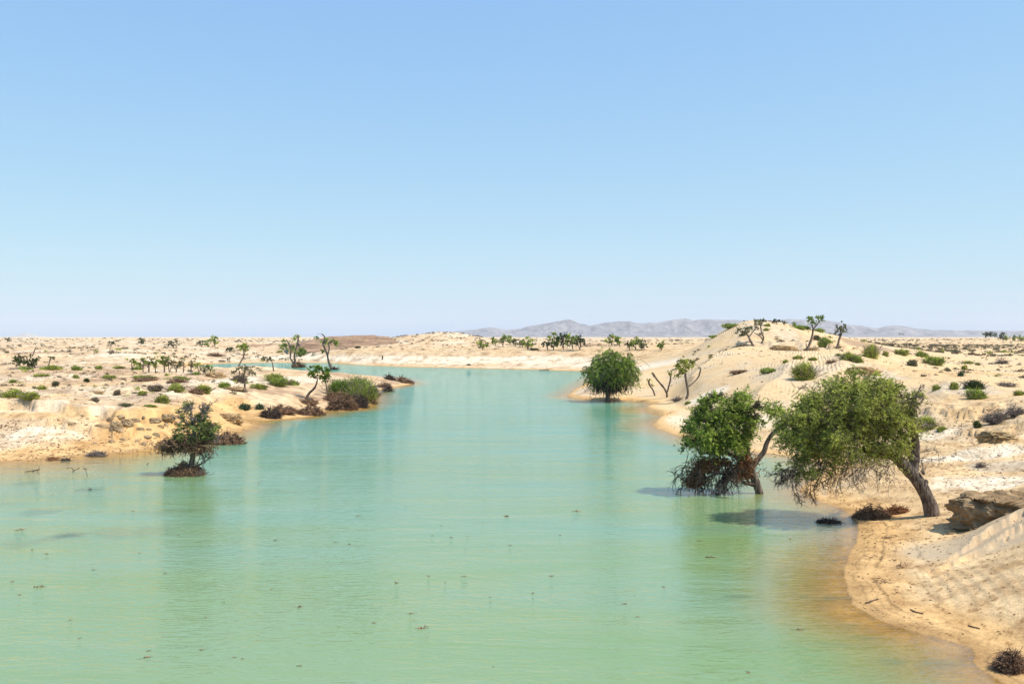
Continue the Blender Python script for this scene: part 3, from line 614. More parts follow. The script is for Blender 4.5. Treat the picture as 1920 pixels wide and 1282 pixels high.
# ------------------------------------------------------------------ plant builders
class Acc:
    """collects tubes and leaf faces (quads) for one mesh"""
    def __init__(s): s.V = []; s.F = []; s.T = []; s.n = 0
    def add(s, V, Fq, T): s.V.append(V); s.F.append(Fq + s.n); s.T.append(T); s.n += len(V)
    def tube(s, pts, rad, sides=6, tint=None, knob=0.0):
        pts = np.asarray(pts, float); k = len(pts); rad = np.asarray(rad, float) * np.ones(k)
        d = np.gradient(pts, axis=0); d /= np.linalg.norm(d, axis=1)[:, None] + 1e-9
        ref = np.array((0.31, 0.9, 0.2)); u = np.cross(d, ref); u /= np.linalg.norm(u, axis=1)[:, None] + 1e-9; v = np.cross(d, u)
        an = np.arange(sides) / sides * 2 * math.pi
        rr = rad[:, None] * (1 + knob * rng.normal(0, 1, (k, sides)))
        ring = pts[:, None] + rr[..., None] * (np.cos(an)[None, :, None] * u[:, None] + np.sin(an)[None, :, None] * v[:, None])
        V = ring.reshape(-1, 3); i = np.arange(k * sides).reshape(k, sides); j = np.roll(i, -1, axis=1)
        Fq = np.stack([i[:-1], j[:-1], j[1:], i[1:]], -1).reshape(-1, 4)
        if sides >= 6:      # close the far end
            tip = len(V); V = np.vstack([V, pts[-1] + d[-1] * rad[-1] * 0.4])
            cap = np.array([(i[-1, a], i[-1, (a + 1) % sides], i[-1, (a + 1) % sides], tip) for a in range(sides)])
            cap = np.array([(i[-1, a], i[-1, (a + 1) % sides], tip, i[-1, (a + sides - 1) % sides]) for a in range(0, sides, 2)])
            Fq = np.vstack([Fq, cap])
        s.add(V, Fq, np.full(len(V), rng.random() if tint is None else tint))
    def leaves(s, Cn, ln, wd, droop=0.0, tint=None):
        n_ = len(Cn)
        d = rng.normal(0, 1, (n_, 3)); d[:, 2] = d[:, 2] * 0.7 - droop * 2.2; d /= np.linalg.norm(d, axis=1)[:, None]
        u = np.cross(d, rng.normal(0, 1, (n_, 3))); u /= np.linalg.norm(u, axis=1)[:, None] + 1e-9
        l = (ln * rng.uniform(0.6, 1.4, n_))[:, None]; w_ = (wd * rng.uniform(0.6, 1.3, n_))[:, None]
        bend = np.cross(d, u) * l * 0.15
        V = np.stack([Cn - d * l / 2, Cn + u * w_ / 2 + bend, Cn + d * l / 2, Cn - u * w_ / 2 + bend], 1).reshape(-1, 3)
        t = rng.random(n_) if tint is None else np.clip(tint + rng.normal(0, 0.18, n_), 0, 1)
        s.add(V, np.arange(n_ * 4).reshape(-1, 4), np.repeat(t, 4))
    def sticks(s, P0, P1, r0, r1, tint):
        """many thin three-sided sticks at once"""
        d = P1 - P0; d /= np.linalg.norm(d, axis=1)[:, None] + 1e-9
        u = np.cross(d, (0.3, 0.5, 0.81)); u /= np.linalg.norm(u, axis=1)[:, None] + 1e-9; v = np.cross(d, u)
        m = len(P0); V = np.empty((m, 6, 3))
        for a in range(3):
            c, s_ = math.cos(a * 2.094), math.sin(a * 2.094)
            V[:, a] = P0 + (c * u + s_ * v) * np.reshape(r0, (-1, 1)); V[:, a + 3] = P1 + (c * u + s_ * v) * np.reshape(r1, (-1, 1))
        q = np.array([(0, 1, 4, 3), (1, 2, 5, 4), (2, 0, 3, 5)])
        Fq = (np.arange(m)[:, None, None] * 6 + q[None]).reshape(-1, 4)
        s.add(V.reshape(-1, 3), Fq, np.repeat(tint, 6))
    def mesh(s, name, mat, smooth=False):
        return np_mesh(name, np.vstack(s.V), np.vstack(s.F), mat, smooth, np.concatenate(s.T))
def wiggle(p0, p1, k=5, amp=0.1, sag=0.0):
    p0, p1 = np.array(p0, float), np.array(p1, float); t = np.linspace(0, 1, k)[:, None]
    L = np.linalg.norm(p1 - p0); q = p0 + (p1 - p0) * t + rng.normal(0, amp * L * 0.25, (k, 3)) * np.sin(t * math.pi)
    q[:, 2] += sag * L * np.sin(t[:, 0] * math.pi); return q
def smooth_line(pts, k=4):
    pts = np.array(pts, float); t = np.arange(len(pts)); tt = np.linspace(0, len(pts) - 1, (len(pts) - 1) * k + 1)
    out = np.stack([np.interp(tt, t, pts[:, i]) for i in range(pts.shape[1])], 1)
    for _ in range(2): out[1:-1] = 0.25 * out[:-2] + 0.5 * out[1:-1] + 0.25 * out[2:]
    return out
def in_blobs(blobs, n_, shell=0.45):
    """random points in a union of ellipsoids, kept to the outer part; blob = (cx, cy, cz, rx, ry, rz)"""
    b = np.array(blobs); vol = b[:, 3] * b[:, 4] * b[:, 5]; k = rng.choice(len(b), n_, p=vol / vol.sum())
    d = rng.normal(0, 1, (n_, 3)); d /= np.linalg.norm(d, axis=1)[:, None]
    r = rng.uniform(shell ** 3, 1, n_) ** (1 / 3)
    return b[k, :3] + d * r[:, None] * b[k, 3:], d
def crown_mesh(name, blobs, nclump, nleaf, rc, ln, wd, mat, droop=0.0, shell=0.4, spray=0.15, flat=0.75, per=9, twig_r=0.004):
    """leaves strung along fine twigs that radiate from many small clumps; returns crown mesh, clump centres, twig mesh"""
    a = Acc(); cc, dd = in_blobs(blobs, nclump, shell)
    rcs = rc * rng.uniform(0.55, 1.45, nclump); tn = np.clip(rng.normal(0.45, 0.26, nclump), 0, 1)
    nt_ = max(nclump, nleaf // per); k = rng.choice(nclump, nt_, p=rcs ** 2 / (rcs ** 2).sum())
    d = rng.normal(0, 0.75, (nt_, 3)) + dd[k] * 0.8; d[:, 2] = d[:, 2] * flat + 0.12 - droop * 1.3; d /= np.linalg.norm(d, axis=1)[:, None]
    L = rcs[k] * rng.uniform(0.5, 1.35, nt_); L[rng.random(nt_) < spray] *= 1.5
    P0 = cc[k] + rng.normal(0, 0.22, (nt_, 3)) * rcs[k][:, None]
    sag = -(0.25 + droop) * L
    t = rng.random((nt_, per)) ** 0.75
    pos = P0[:, None] + d[:, None] * (L[:, None] * t)[..., None]; pos[..., 2] += sag[:, None] * t ** 2
    pos += rng.normal(0, 0.07, pos.shape) * rcs[k][:, None, None]
    tint = np.repeat(np.clip(tn[k] + rng.normal(0, 0.12, nt_), 0, 1), per)
    a.leaves(pos.reshape(-1, 3), ln, wd, droop * 0.7, tint)
    tw = Acc(); mid = P0 + d * (L * 0.5)[:, None]; mid[:, 2] += sag * 0.25; end = P0 + d * L[:, None]; end[:, 2] += sag
    sel = np.arange(0, nt_, 2 if nt_ > 1500 else 1); r = np.full(len(sel), twig_r)
    tw.sticks(P0[sel], mid[sel], r, r * 0.7, rng.random(len(sel))); tw.sticks(mid[sel], end[sel], r * 0.7, r * 0.4, rng.random(len(sel)))
    return a.mesh(name, mat), cc, tw.mesh('twigs', M_twig)
def hanging_twigs(acc, starts, L, r, drop=0.5, bias=(0, 0, 0), gens=2, seg=4, kids=4):
    """bare forked twigs that wander outwards and hang"""
    bias = np.array(bias, float)
    for p0 in starts:
        st = [(np.array(p0, float), rng.normal(0, 1, 3) * (1, 1, 0.4) + bias, L, r, 0)]
        while st:
            p, d, l, rr, g = st.pop(); d = d / (np.linalg.norm(d) + 1e-9); pts = [p]
            for i in range(seg):
                d = d + rng.normal(0, 0.28, 3); d[2] -= drop * 0.35; d /= np.linalg.norm(d)
                pts.append(pts[-1] + d * l / seg)
            pts = np.array(pts); rad = np.linspace(rr, rr * 0.55, len(pts))
            acc.sticks(pts[:-1], pts[1:], rad[:-1], rad[1:], np.full(len(pts) - 1, rng.random()))
            if g < gens:
                for _ in range(kids):
                    q = pts[rng.integers(1, len(pts))]; st.append((q, d + rng.normal(0, 0.75, 3), l * rng.uniform(0.35, 0.65), rr * 0.6, g + 1))
def brush_heap(name, rx, ry, h, n_, ln, r, mat, jag=0.25):
    """tangle of sticks in a low dome"""
    a = Acc(); an = rng.random(n_) * 2 * math.pi; q = np.sqrt(rng.random(n_))
    x = np.cos(an) * q * rx; y = np.sin(an) * q * ry; top = h * (1 - q ** 2) ** 0.7 * (1 + 0.45 * noise2(x / rx * 2 + 5, y / ry * 2))
    top = top * (1 + 0.7 * noise2(x / rx * 4 + 11, y / ry * 4)); z = np.maximum(top, 0.02) * rng.uniform(0.15, 1.1, n_) ** 0.6
    P0 = np.stack([x, y, z], 1); d = rng.normal(0, 1, (n_, 3)) * (1, 1, 0.45) + np.stack([np.cos(an), np.sin(an), np.full(n_, 0.15)], 1) * jag
    d /= np.linalg.norm(d, axis=1)[:, None]; l = ln * rng.uniform(0.4, 1.3, n_)[:, None]
    mid = P0 + d * l * 0.5; d2 = d + rng.normal(0, 0.5, (n_, 3)); P1 = mid + d2 * l * 0.5
    P1[:, 2] = np.maximum(P1[:, 2], 0.0); t = rng.random(n_)
    rr = r * rng.uniform(0.5, 1.3, n_)
    a.sticks(P0, mid, rr, rr * 0.8, t); a.sticks(mid, P1, rr * 0.8, rr * 0.4, t)
    # solid tangled core so that the heap is not see-through
    m = 10; u = np.linspace(0, 1, m); th = np.linspace(0, 2 * math.pi, 21)[:-1]
    U_, TH = np.meshgrid(u, th, indexing='ij'); X = np.cos(TH) * U_ * rx * 0.86; Y = np.sin(TH) * U_ * ry * 0.86
    Zk = h * 0.5 * np.maximum(1 - U_ ** 2, 0) ** 0.7 * (1 + 0.5 * noise2(X / rx * 2 + 5, Y / ry * 2) + 0.5 * noise2(X * 3, Y * 3)) - 0.05
    i = np.arange(m * 20).reshape(m, 20); j = np.roll(i, -1, 1)
    a.add(np.stack([X, Y, Zk], -1).reshape(-1, 3), np.stack([i[:-1], i[1:], j[1:], j[:-1]], -1).reshape(-1, 4), np.zeros(m * 20))
    return a.mesh(name, mat)

def tree(name, label, base, trunks, blobs, leaf, group=None, cat='tree', zbase=None, extra=None, sides=9, sink=0.5, limbs=7, knob=0.05, Y=None, thick=1.0):
    """base (px,py); trunks: list of lists of (px,py,depth,radius px); blobs: (px,py,depth,rx,ry px, [rdepth px]); leaf: dict for crown_mesh in px"""
    px0, py0 = base
    if Y is None: x, y, z = hit(px0, py0) if zbase is None else (*W0(px0, py0, zbase), zbase)
    else: x, y, z = (px0 - 960) / F * Y, Y, ground_z(px0, Y)
    z = HC - (py0 - HY) / F * y if (Y is None) else z
    s = y / F
    root = link(name, None, None, (x, y, z), label=label, category=cat)
    if group: root['group'] = group
    T = Acc(); ends = []
    def L3(px, py, d): return np.array(((px - px0) * s, d * s, (py0 - py) * s))
    for ti, tr in enumerate(trunks):
        q = smooth_line([(*L3(a[0], a[1], a[2]), a[3] * s * thick) for a in tr], 3)
        if ti == 0: q = np.vstack([q[0] + np.array((0, 0, -sink, q[0][3] * 0.3)), q])
        T.tube(q[:, :3], q[:, 3], sides, knob=knob); ends.append(q[-1]); ends.append(q[len(q) * 2 // 3])
    B_ = [(*L3(b[0], b[1], b[2]), b[3] * s, (b[5] if len(b) > 5 else b[3]) * s, b[4] * s) for b in blobs]
    if leaf:
        cm, cc, twm = crown_mesh('crown', B_, leaf['clumps'], leaf['n'], leaf['rc'] * s, leaf['ln'] * s, leaf['wd'] * s, leaf['mat'], leaf.get('droop', 0), leaf.get('shell', 0.4), leaf.get('spray', 0.15), leaf.get('flat', 0.75), twig_r=0.38 * s)
        link('crown', cm, root)
        if leaf['n'] > 9000: link('twigs', twm, root)
        for k in range(min(limbs, len(cc))):
            e = ends[int(np.argmin([np.linalg.norm(cc[k] - e_[:3]) for e_ in ends]))]
            r0 = e[3] * rng.uniform(0.35, 0.7)
            T.tube(wiggle(e[:3], cc[k], 6, 0.45, 0.05), np.linspace(r0, r0 * 0.3, 6), 5)
    link('trunk', T.mesh('trunk', M_bark, True), root)
    if extra: extra(root, s, L3)
    return root

# ------------------------------------------------------------------ the big trees
def ex_big(root, s, L3):
    a = Acc(); st = [L3(rng.uniform(1500, 1680), rng.uniform(835, 880), rng.uniform(-40, 20)) for _ in range(26)]
    hanging_twigs(a, st, 52 * s, 0.85 * s, 0.55, (-1.2, 0, -0.45), 2, 6, 6)
    hanging_twigs(a, [L3(1722, 858, 0), L3(1725, 862, -5), L3(1724, 850, 5)], 36 * s, 0.9 * s, -0.05, (1.6, 0, 0.1), 2, 5, 6)
    hanging_twigs(a, [L3(rng.uniform(1690, 1725), rng.uniform(745, 800), -18) for _ in range(10)], 30 * s, 1.3 * s, 0.1, (0.5, -0.3, 0.6), 2, 4, 5)
    link('bare_twigs', a.mesh('bare_twigs', M_twig), root)
    d = Acc(); st = [L3(rng.uniform(1475, 1570), rng.uniform(865, 900), rng.uniform(-20, 20)) for _ in range(16)]
    hanging_twigs(d, st, 42 * s, 0.95 * s, 0.25, (-1.0, 0, -0.2), 2, 5, 7)
    hanging_twigs(d, [L3(rng.uniform(1480, 1700), rng.uniform(720, 830), rng.uniform(-60, 40)) for _ in range(40)], 34 * s, 0.8 * s, -0.1, (0, 0, 0.3), 2, 4, 4)
    link('dead_twigs', d.mesh('dead_twigs', M_dead), root)
    for (px, py, r) in ((1735, 905, 7), (1712, 862, 8), (1706, 846, 7), (1700, 805, 7), (1706, 782, 7), (1696, 835, 6), (1726, 886, 6)):
        k = Acc(); r *= 0.8; p = L3(px, py, rng.uniform(-8, 4)); k.tube(smooth_line([p, p + np.array((r * 0.9, -r * 0.4, r * 0.6)) * s], 3), [r * s, r * 1.05 * s, r * 0.9 * s, r * 0.5 * s], 8, knob=0.14); link('burl', k.mesh('burl', M_bark, True), root)
tree('mesquite_tree', 'large leaning tree with thick bare trunk on the near right sandbank', (1748, 966),
     [[(1748, 966, 0, 21), (1744, 945, 0, 19), (1733, 920, 0, 17.5), (1715, 892, 0, 18), (1696, 872, 0, 19), (1680, 858, -4, 13), (1650, 838, -8, 10), (1610, 815, -14, 7), (1560, 800, -18, 4)],
      [(1712, 888, 0, 14), (1716, 866, 2, 14), (1704, 838, 4, 10), (1690, 810, 0, 8), (1660, 775, -6, 5)],
      [(1716, 866, 2, 13), (1718, 840, 0, 11), (1711, 805, -4, 12), (1712, 778, -5, 10), (1705, 750, -6, 6)],
      [(1680, 858, -4, 10), (1640, 850, 20, 7), (1590, 840, 30, 5), (1530, 850, 20, 3)]],
     [(1600, 762, 0, 88, 52), (1530, 790, 0, 62, 46), (1650, 765, 0, 62, 50), (1580, 815, -10, 90, 44), (1650, 815, 5, 55, 46), (1505, 815, 5, 42, 34), (1690, 745, 10, 38, 30), (1500, 770, 20, 34, 22),
      (1610, 722, 10, 48, 20), (1520, 872, 0, 38, 16), (1720, 790, 45, 26, 34), (1545, 850, 0, 50, 22), (1478, 800, 0, 30, 30), (1488, 842, 5, 34, 22), (1500, 882, 0, 40, 12)],
     dict(clumps=620, n=76000, rc=17, ln=4.6, wd=2.0, mat=G_olive, shell=0.5, spray=0.15, flat=0.7), extra=ex_big, limbs=34, sides=16, knob=0.05, thick=0.66)
def ex_sub(root, s, L3):
    a = Acc(); st = [L3(rng.uniform(1290, 1390), rng.uniform(850, 885), rng.uniform(-30, 25)) for _ in range(22)]
    hanging_twigs(a, st, 44 * s, 1.0 * s, 0.55, (-0.8, 0, -0.5), 2, 5, 6)
    hanging_twigs(a, [L3(rng.uniform(1355, 1400), rng.uniform(870, 895), 0) for _ in range(12)], 50 * s, 1.1 * s, 0.35, (-1.0, 0, -0.55), 2, 5, 7)
    hanging_twigs(a, [L3(1345, 740, -10), L3(1405, 762, -18), L3(1408, 768, -18), L3(1395, 790, -20), L3(1320, 770, -10)] * 4, 18 * s, 1.1 * s, 0.1, (0, 0, 0.1), 2, 4, 8)
    V = a; m = V.mesh('drooping_dead_branches', M_dead); link('dead_branches', m, root)
    b = Acc()
    for (cx, cy, rx, ry, n_) in ((1390, 882, 24, 20, 520), (1320, 872, 30, 16, 420), (1305, 900, 22, 18, 380), (1400, 860, 16, 12, 200), (1350, 866, 26, 10, 240)):
        c0 = np.array([L3(cx, cy, 0)]); off = rng.normal(0, 0.45, (n_, 3)) * np.array((rx, 14, ry)) * s
        d = rng.normal(0, 1, (n_, 3)); d[:, 2] -= 0.5; d /= np.linalg.norm(d, axis=1)[:, None]
        b.sticks(c0 + off, c0 + off + d * 12 * s, np.full(n_, 0.85 * s), np.full(n_, 0.5 * s), rng.random(n_))
    link('flood_debris', b.mesh('flood_debris', M_rust), root)
    d = Acc(); d.tube([L3(1414, 908, -3), L3(1400, 905, -3), L3(1392, 904, -3)], [5 * s, 4 * s, 3 * s], 7)
    link('broken_stub', d.mesh('broken_stub', M_bark, True), root)
tree('mesquite_tree', 'leafy tree standing in the water with drooping dead brown branches', (1424, 925),
     [[(1424, 925, 0, 12), (1418, 905, 0, 12.5), (1410, 885, 0, 12), (1404, 868, 0, 10), (1400, 840, 0, 8), (1398, 805, 0, 7), (1392, 770, 0, 4)],
      [(1408, 878, 0, 9), (1420, 862, 0, 8), (1434, 846, 0, 7.5), (1437, 830, 0, 6.5), (1448, 812, 0, 6), (1462, 800, 0, 4.5), (1478, 785, 0, 2.5)],
      [(1404, 868, 0, 8), (1380, 855, -5, 6), (1345, 845, -8, 4.5), (1310, 850, -8, 3)], [(1410, 885, 0, 8), (1385, 880, -10, 5), (1340, 885, -12, 3.5), (1300, 905, -12, 2.5)]],
     [(1350, 770, 0, 44, 34), (1330, 805, 0, 46, 32), (1375, 800, 0, 38, 36), (1400, 770, 5, 32, 30), (1425, 765, 8, 20, 18), (1360, 830, 0, 44, 24), (1310, 835, 0, 32, 20), (1425, 800, 8, 14, 22), (1455, 770, 8, 16, 14)],
     dict(clumps=330, n=36000, rc=13, ln=4.6, wd=2.1, mat=G_green, shell=0.45, spray=0.2), zbase=0.0, sink=1.4, extra=ex_sub, limbs=24, sides=14, thick=0.62)
def ex_round(root, s, L3):
    b = Acc()
    n_ = 900; c = np.array([L3(1142, 722, 0)]); off = rng.normal(0, 0.5, (n_, 3)) * np.array((30, 22, 13)) * s
    d = rng.normal(0, 1, (n_, 3)); d[:, 2] -= 0.9; d /= np.linalg.norm(d, axis=1)[:, None]
    b.sticks(c + off, c + off + d * 9 * s, np.full(n_, 0.7 * s), np.full(n_, 0.3 * s), rng.random(n_))
    link('flood_debris', b.mesh('flood_debris', M_dead), root)
tree('willow_like_tree', 'dense round drooping green tree at the tip of the sand spit', (1140, 753),
     [[(1140, 753, 0, 5.5), (1139, 742, 0, 4.5), (1142, 728, 0, 4.5), (1146, 705, 0, 3.5), (1150, 680, 0, 2)], [(1142, 728, 0, 3), (1128, 712, 0, 2.5), (1118, 700, 0, 2)]],
     [(1150, 680, 0, 34, 26), (1128, 692, 0, 28, 24), (1172, 692, 0, 30, 26), (1150, 700, 0, 46, 26), (1114, 706, 0, 20, 14), (1188, 698, 0, 16, 12), (1128, 712, 0, 18, 10), (1104, 704, 0, 12, 12), (1196, 686, 0, 12, 12), (1160, 662, 0, 20, 10), (1132, 670, 0, 12, 10)],
     dict(clumps=230, n=19000, rc=10, ln=4.2, wd=1.3, mat=G_willow, droop=0.42, shell=0.45, spray=0.3), zbase=0.0, sink=1.0, extra=ex_round, limbs=12, sides=8)
def ex_left(root, s, L3):
    b = Acc()
    for (cx, cy, rx, rz, n_) in ((345, 832, 42, 11, 1150), (318, 838, 22, 10, 420), (372, 842, 26, 8, 360)):
        off = rng.normal(0, 0.5, (n_, 3)) * np.array((rx, 24, rz)) * s; c = np.array([L3(cx, cy, 0)])
        d = rng.normal(0, 1, (n_, 3)); d[:, 2] -= 0.4; d /= np.linalg.norm(d, axis=1)[:, None]
        b.sticks(c + off, c + off + d * 9 * s, np.full(n_, 0.75 * s), np.full(n_, 0.3 * s), rng.random(n_))
    link('flood_debris', b.mesh('flood_debris', M_brown), root)
    a = Acc(); hanging_twigs(a, [L3(rng.uniform(300, 395), rng.uniform(836, 850), rng.uniform(-15, 15)) for _ in range(22)], 15 * s, 0.8 * s, 0.7, (0, 0, -0.6), 1, 4, 5)
    hanging_twigs(a, [L3(348, 790, -12), L3(350, 770, -12), L3(380, 775, -12), L3(385, 765, -10), L3(376, 790, -10), L3(395, 820, 0), L3(400, 826, 0)] * 3, 20 * s, 1.3 * s, -0.2, (0, 0, 0.5), 2, 4, 5)
    hanging_twigs(a, [L3(366, 878, 0)] * 5, 34 * s, 1.2 * s, -0.1, (1.3, 0, 0.9), 2, 5, 5)
    link('dead_branches', a.mesh('dead_branches', M_twig), root)
tree('mesquite_tree', 'small tree in the left water with a brown skirt of flood debris', (358, 890),
     [[(358, 890, 0, 6.5), (359, 870, 0, 6.5), (363, 850, 0, 6), (365, 830, 0, 6), (364, 800, 0, 4), (358, 775, 0, 3)], [(365, 830, 0, 4), (378, 805, 0, 3), (384, 780, 0, 2.2)]],
     [(366, 795, 0, 34, 26), (352, 775, 0, 24, 18), (385, 800, 0, 24, 28), (360, 815, 0, 34, 18), (385, 772, 0, 16, 12), (330, 802, 0, 14, 8), (402, 805, 0, 12, 18)],
     dict(clumps=85, n=9100, rc=8, ln=3.2, wd=1.5, mat=G_dusty, shell=0.3, spray=0.25), zbase=0.0, sink=1.0, extra=ex_left, limbs=16, sides=10, thick=0.8)

# ------------------------------------------------------------------ mid distance trees, each with its own shape
def T_(name, label, base, trunks, blobs, mat, dens=1.0, droop=0.06, ln=3.2, wd=1.5, rc=5, zbase=None, group=None, **k):
    area = sum(b[3] * b[4] for b in blobs)
    nl = int(min(6000, 6.4 * area * dens)) + 60
    return tree(name, label, base, trunks, blobs, dict(clumps=max(16, int(area / 7)), n=nl, rc=rc * 0.72, ln=ln * 0.85, wd=wd * 0.9, mat=mat, droop=droop, shell=0.25, spray=0.3), zbase=zbase, group=group, limbs=k.get('limbs', 6), sides=k.get('sides', 7), knob=0.1, sink=0.6, Y=k.get('Y'), thick=0.72)
T_('mesquite_tree', 'small bushy-headed tree with a side branch on the ripple dune', (1287, 748),
   [[(1287, 748, 0, 3.2), (1291, 738, 0, 3.6), (1288, 722, 0, 3.2), (1285, 705, 0, 3), (1284, 695, 0, 2)], [(1289, 726, 0, 1.5), (1300, 718, 0, 1.3), (1310, 707, 0, 1.8), (1313, 697, 0, 2.2), (1314, 690, 0, 1.4)]],
   [(1284, 684, 0, 17, 14), (1277, 692, 0, 11, 12), (1295, 681, 0, 12, 9), (1314, 689, 0, 4, 3)], G_olive)
T_('pollarded_tree', 'forked pollarded tree with knobbed ends beside the spit', (1251, 745),
   [[(1251, 745, 0, 2.6), (1250, 734, 0, 2.8), (1241, 722, 0, 2.6), (1231, 711, 0, 2.3), (1225, 701, 0, 3.4), (1222, 699, 0, 2.6)], [(1251, 735, 0, 2.2), (1255, 720, 0, 2.2), (1258, 710, 0, 2.4), (1257, 703, 0, 3)]],
   [(1257, 699, 0, 7, 5), (1262, 703, 0, 5, 4), (1225, 700, 0, 5, 3)], G_olive, 0.55, rc=3)
T_('pollarded_tree', 'short bare crooked stump tree nearest the spit inlet', (1228, 742),
   [[(1228, 742, 0, 1.7), (1225, 731, 0, 1.9), (1218, 723, 0, 2), (1216, 716, 0, 2.8), (1218, 711, 0, 2.3)]], [(1217, 712, 0, 4, 3), (1224, 722, 0, 3, 2)], G_olive, 0.35, rc=3, limbs=2)
T_('mesquite_tree', 'tall slender tree with an umbrella head on the hill foot', (1514, 658),
   [[(1512, 658, 0, 3.4), (1518, 646, 0, 3), (1523, 630, 0, 2.6), (1525, 616, 0, 2.4), (1522, 608, 0, 1.6)], [(1525, 617, 0, 1.8), (1531, 610, 0, 1.6), (1536, 603, 0, 1.2)], [(1514, 653, 0, 1.3), (1511, 648, 0, 1.2), (1512, 644, 0, 1)]],
   [(1528, 597, 0, 16, 6), (1519, 600, 0, 9, 5), (1537, 599, 0, 8, 6), (1517, 612, 0, 6, 5)], G_bright)
T_('mesquite_tree', 'upright narrow tree right of the hill against the mountains', (1568, 654),
   [[(1568, 654, 0, 3), (1572, 643, 0, 2.8), (1575, 630, 0, 2), (1576, 618, 0, 1.5)], [(1572, 640, 0, 1.8), (1578, 628, 0, 1.4), (1580, 616, 0, 1)]],
   [(1577, 612, 0, 9, 9), (1575, 620, 0, 8, 7), (1583, 616, 0, 6, 6)], G_grey, 0.8)
T_('mesquite_tree', 'left-leaning flat-headed tree on the dune hill slope', (1413, 649),
   [[(1413, 649, 0, 3.2), (1407, 639, 0, 2.6), (1402, 628, 0, 2.4), (1396, 621, 0, 1.5)], [(1404, 632, 0, 1.6), (1412, 622, 0, 1.4), (1420, 612, 0, 1)]],
   [(1390, 620, 0, 12, 6), (1400, 613, 0, 12, 5), (1383, 623, 0, 6, 4)], G_grey)
T_('mesquite_tree', 'twisted double-stemmed tree behind the left-leaning hill tree', (1430, 643),
   [[(1428, 644, 0, 2.5), (1433, 634, 0, 2), (1428, 624, 0, 1.8), (1426, 611, 0, 1.4)], [(1431, 638, 0, 1.7), (1424, 628, 0, 1.4), (1414, 624, 0, 1)]],
   [(1425, 604, 0, 10, 6), (1416, 610, 0, 8, 4), (1432, 603, 0, 6, 4)], G_grey)
# two trees on mud islands in the far channel
T_('mesquite_tree', 'two-stemmed tree on a mud islet in the back channel', (553, 689),
   [[(558, 689, 0, 3.2), (550, 680, 0, 2.4), (543, 671, 0, 2), (546, 658, 0, 1.9), (542, 645, 0, 1.8), (537, 637, 0, 2)], [(556, 686, 0, 3), (551, 672, 0, 2.5), (553, 660, 0, 2.2), (557, 648, 0, 2), (560, 633, 0, 2.4), (557, 627, 0, 1.4)]],
   [(537, 648, 0, 13, 8), (555, 655, 0, 12, 8), (554, 630, 0, 7, 5), (530, 640, 0, 6, 4), (566, 660, 0, 6, 7)], G_green, zbase=0)
T_('mesquite_tree', 'tall gnarled tree standing alone in the back channel water', (624, 693),
   [[(624, 693, 0, 3.6), (617, 682, 0, 3), (614, 666, 0, 2.6), (610, 654, 0, 2.4), (604, 644, 0, 2.6), (611, 634, 0, 2.2), (604, 626, 0, 1.6)], [(615, 664, 0, 2), (618, 652, 0, 1.8), (615, 642, 0, 1.6)]],
   [(597, 629, 0, 8, 6), (624, 641, 0, 10, 5), (600, 642, 0, 6, 6), (612, 640, 0, 7, 4), (603, 656, 0, 3, 4)], G_green, zbase=0)
# the peninsula on the left
T_('mesquite_tree', 'bright green leaning tree on the brush-covered point', (576, 748),
   [[(573, 750, 0, 4), (578, 738, 0, 3.2), (587, 731, 0, 2.8), (593, 722, 0, 2.6), (595, 712, 0, 1.6)]],
   [(590, 697, 0, 15, 11), (603, 700, 0, 16, 11), (612, 706, 0, 8, 8), (582, 693, 0, 7, 5)], G_bright, ln=3.6, wd=1.9)
T_('mesquite_tree', 'thin grey little tree just right of the leaning green one', (617, 744),
   [[(617, 744, 0, 2.2), (613, 732, 0, 2), (611, 718, 0, 1.4)]], [(611, 711, 0, 8, 7), (617, 704, 0, 5, 5)], G_grey, 0.6)
T_('desert_tree', 'dark-stemmed tree with thin grey crown on the left plateau', (459, 732),
   [[(459, 732, 0, 3), (459, 718, 0, 2.4), (457, 704, 0, 1.8), (460, 692, 0, 1.4)]], [(458, 692, 0, 17, 7), (472, 696, 0, 14, 8), (445, 697, 0, 10, 6)], G_grey, 0.6)
T_('desert_tree', 'leaning tree with round green head left of the far channel', (447, 694),
   [[(446, 696, 0, 1.6), (451, 684, 0, 1.6), (458, 674, 0, 2), (457, 664, 0, 1.8)]], [(455, 658, 0, 10, 7), (449, 653, 0, 6, 4), (461, 657, 0, 6, 5)], G_green, Y=178)
T_('desert_tree', 'little umbrella-headed tree on the pale mound', (513, 696),
   [[(513, 697, 0, 2), (512, 686, 0, 1.6), (510, 677, 0, 1.2)]], [(502, 673, 0, 10, 5), (511, 674, 0, 5, 4)], G_grey, 0.8)
T_('desert_tree', 'dark dense tree with a dead top at the far left', (55, 690),
   [[(55, 690, 0, 2.6), (52, 678, 0, 2), (50, 668, 0, 1.6)], [(66, 690, 0, 2.2), (64, 680, 0, 1.8), (60, 672, 0, 1.4)], [(60, 668, 0, 1.8), (64, 660, 0, 1.4), (66, 653, 0, 1.2)]],
   [(40, 672, 0, 14, 8), (60, 672, 0, 13, 9), (52, 680, 0, 20, 6), (63, 657, 0, 4, 6)], G_dark)
T_('desert_tree', 'spindly little bare-stemmed tree beside the dark far-left tree', (91, 687),
   [[(91, 687, 0, 1.3), (93, 677, 0, 1.2), (94, 671, 0, 1)]], [(95, 670, 0, 5, 3), (101, 673, 0, 4, 2)], G_grey, 0.5)
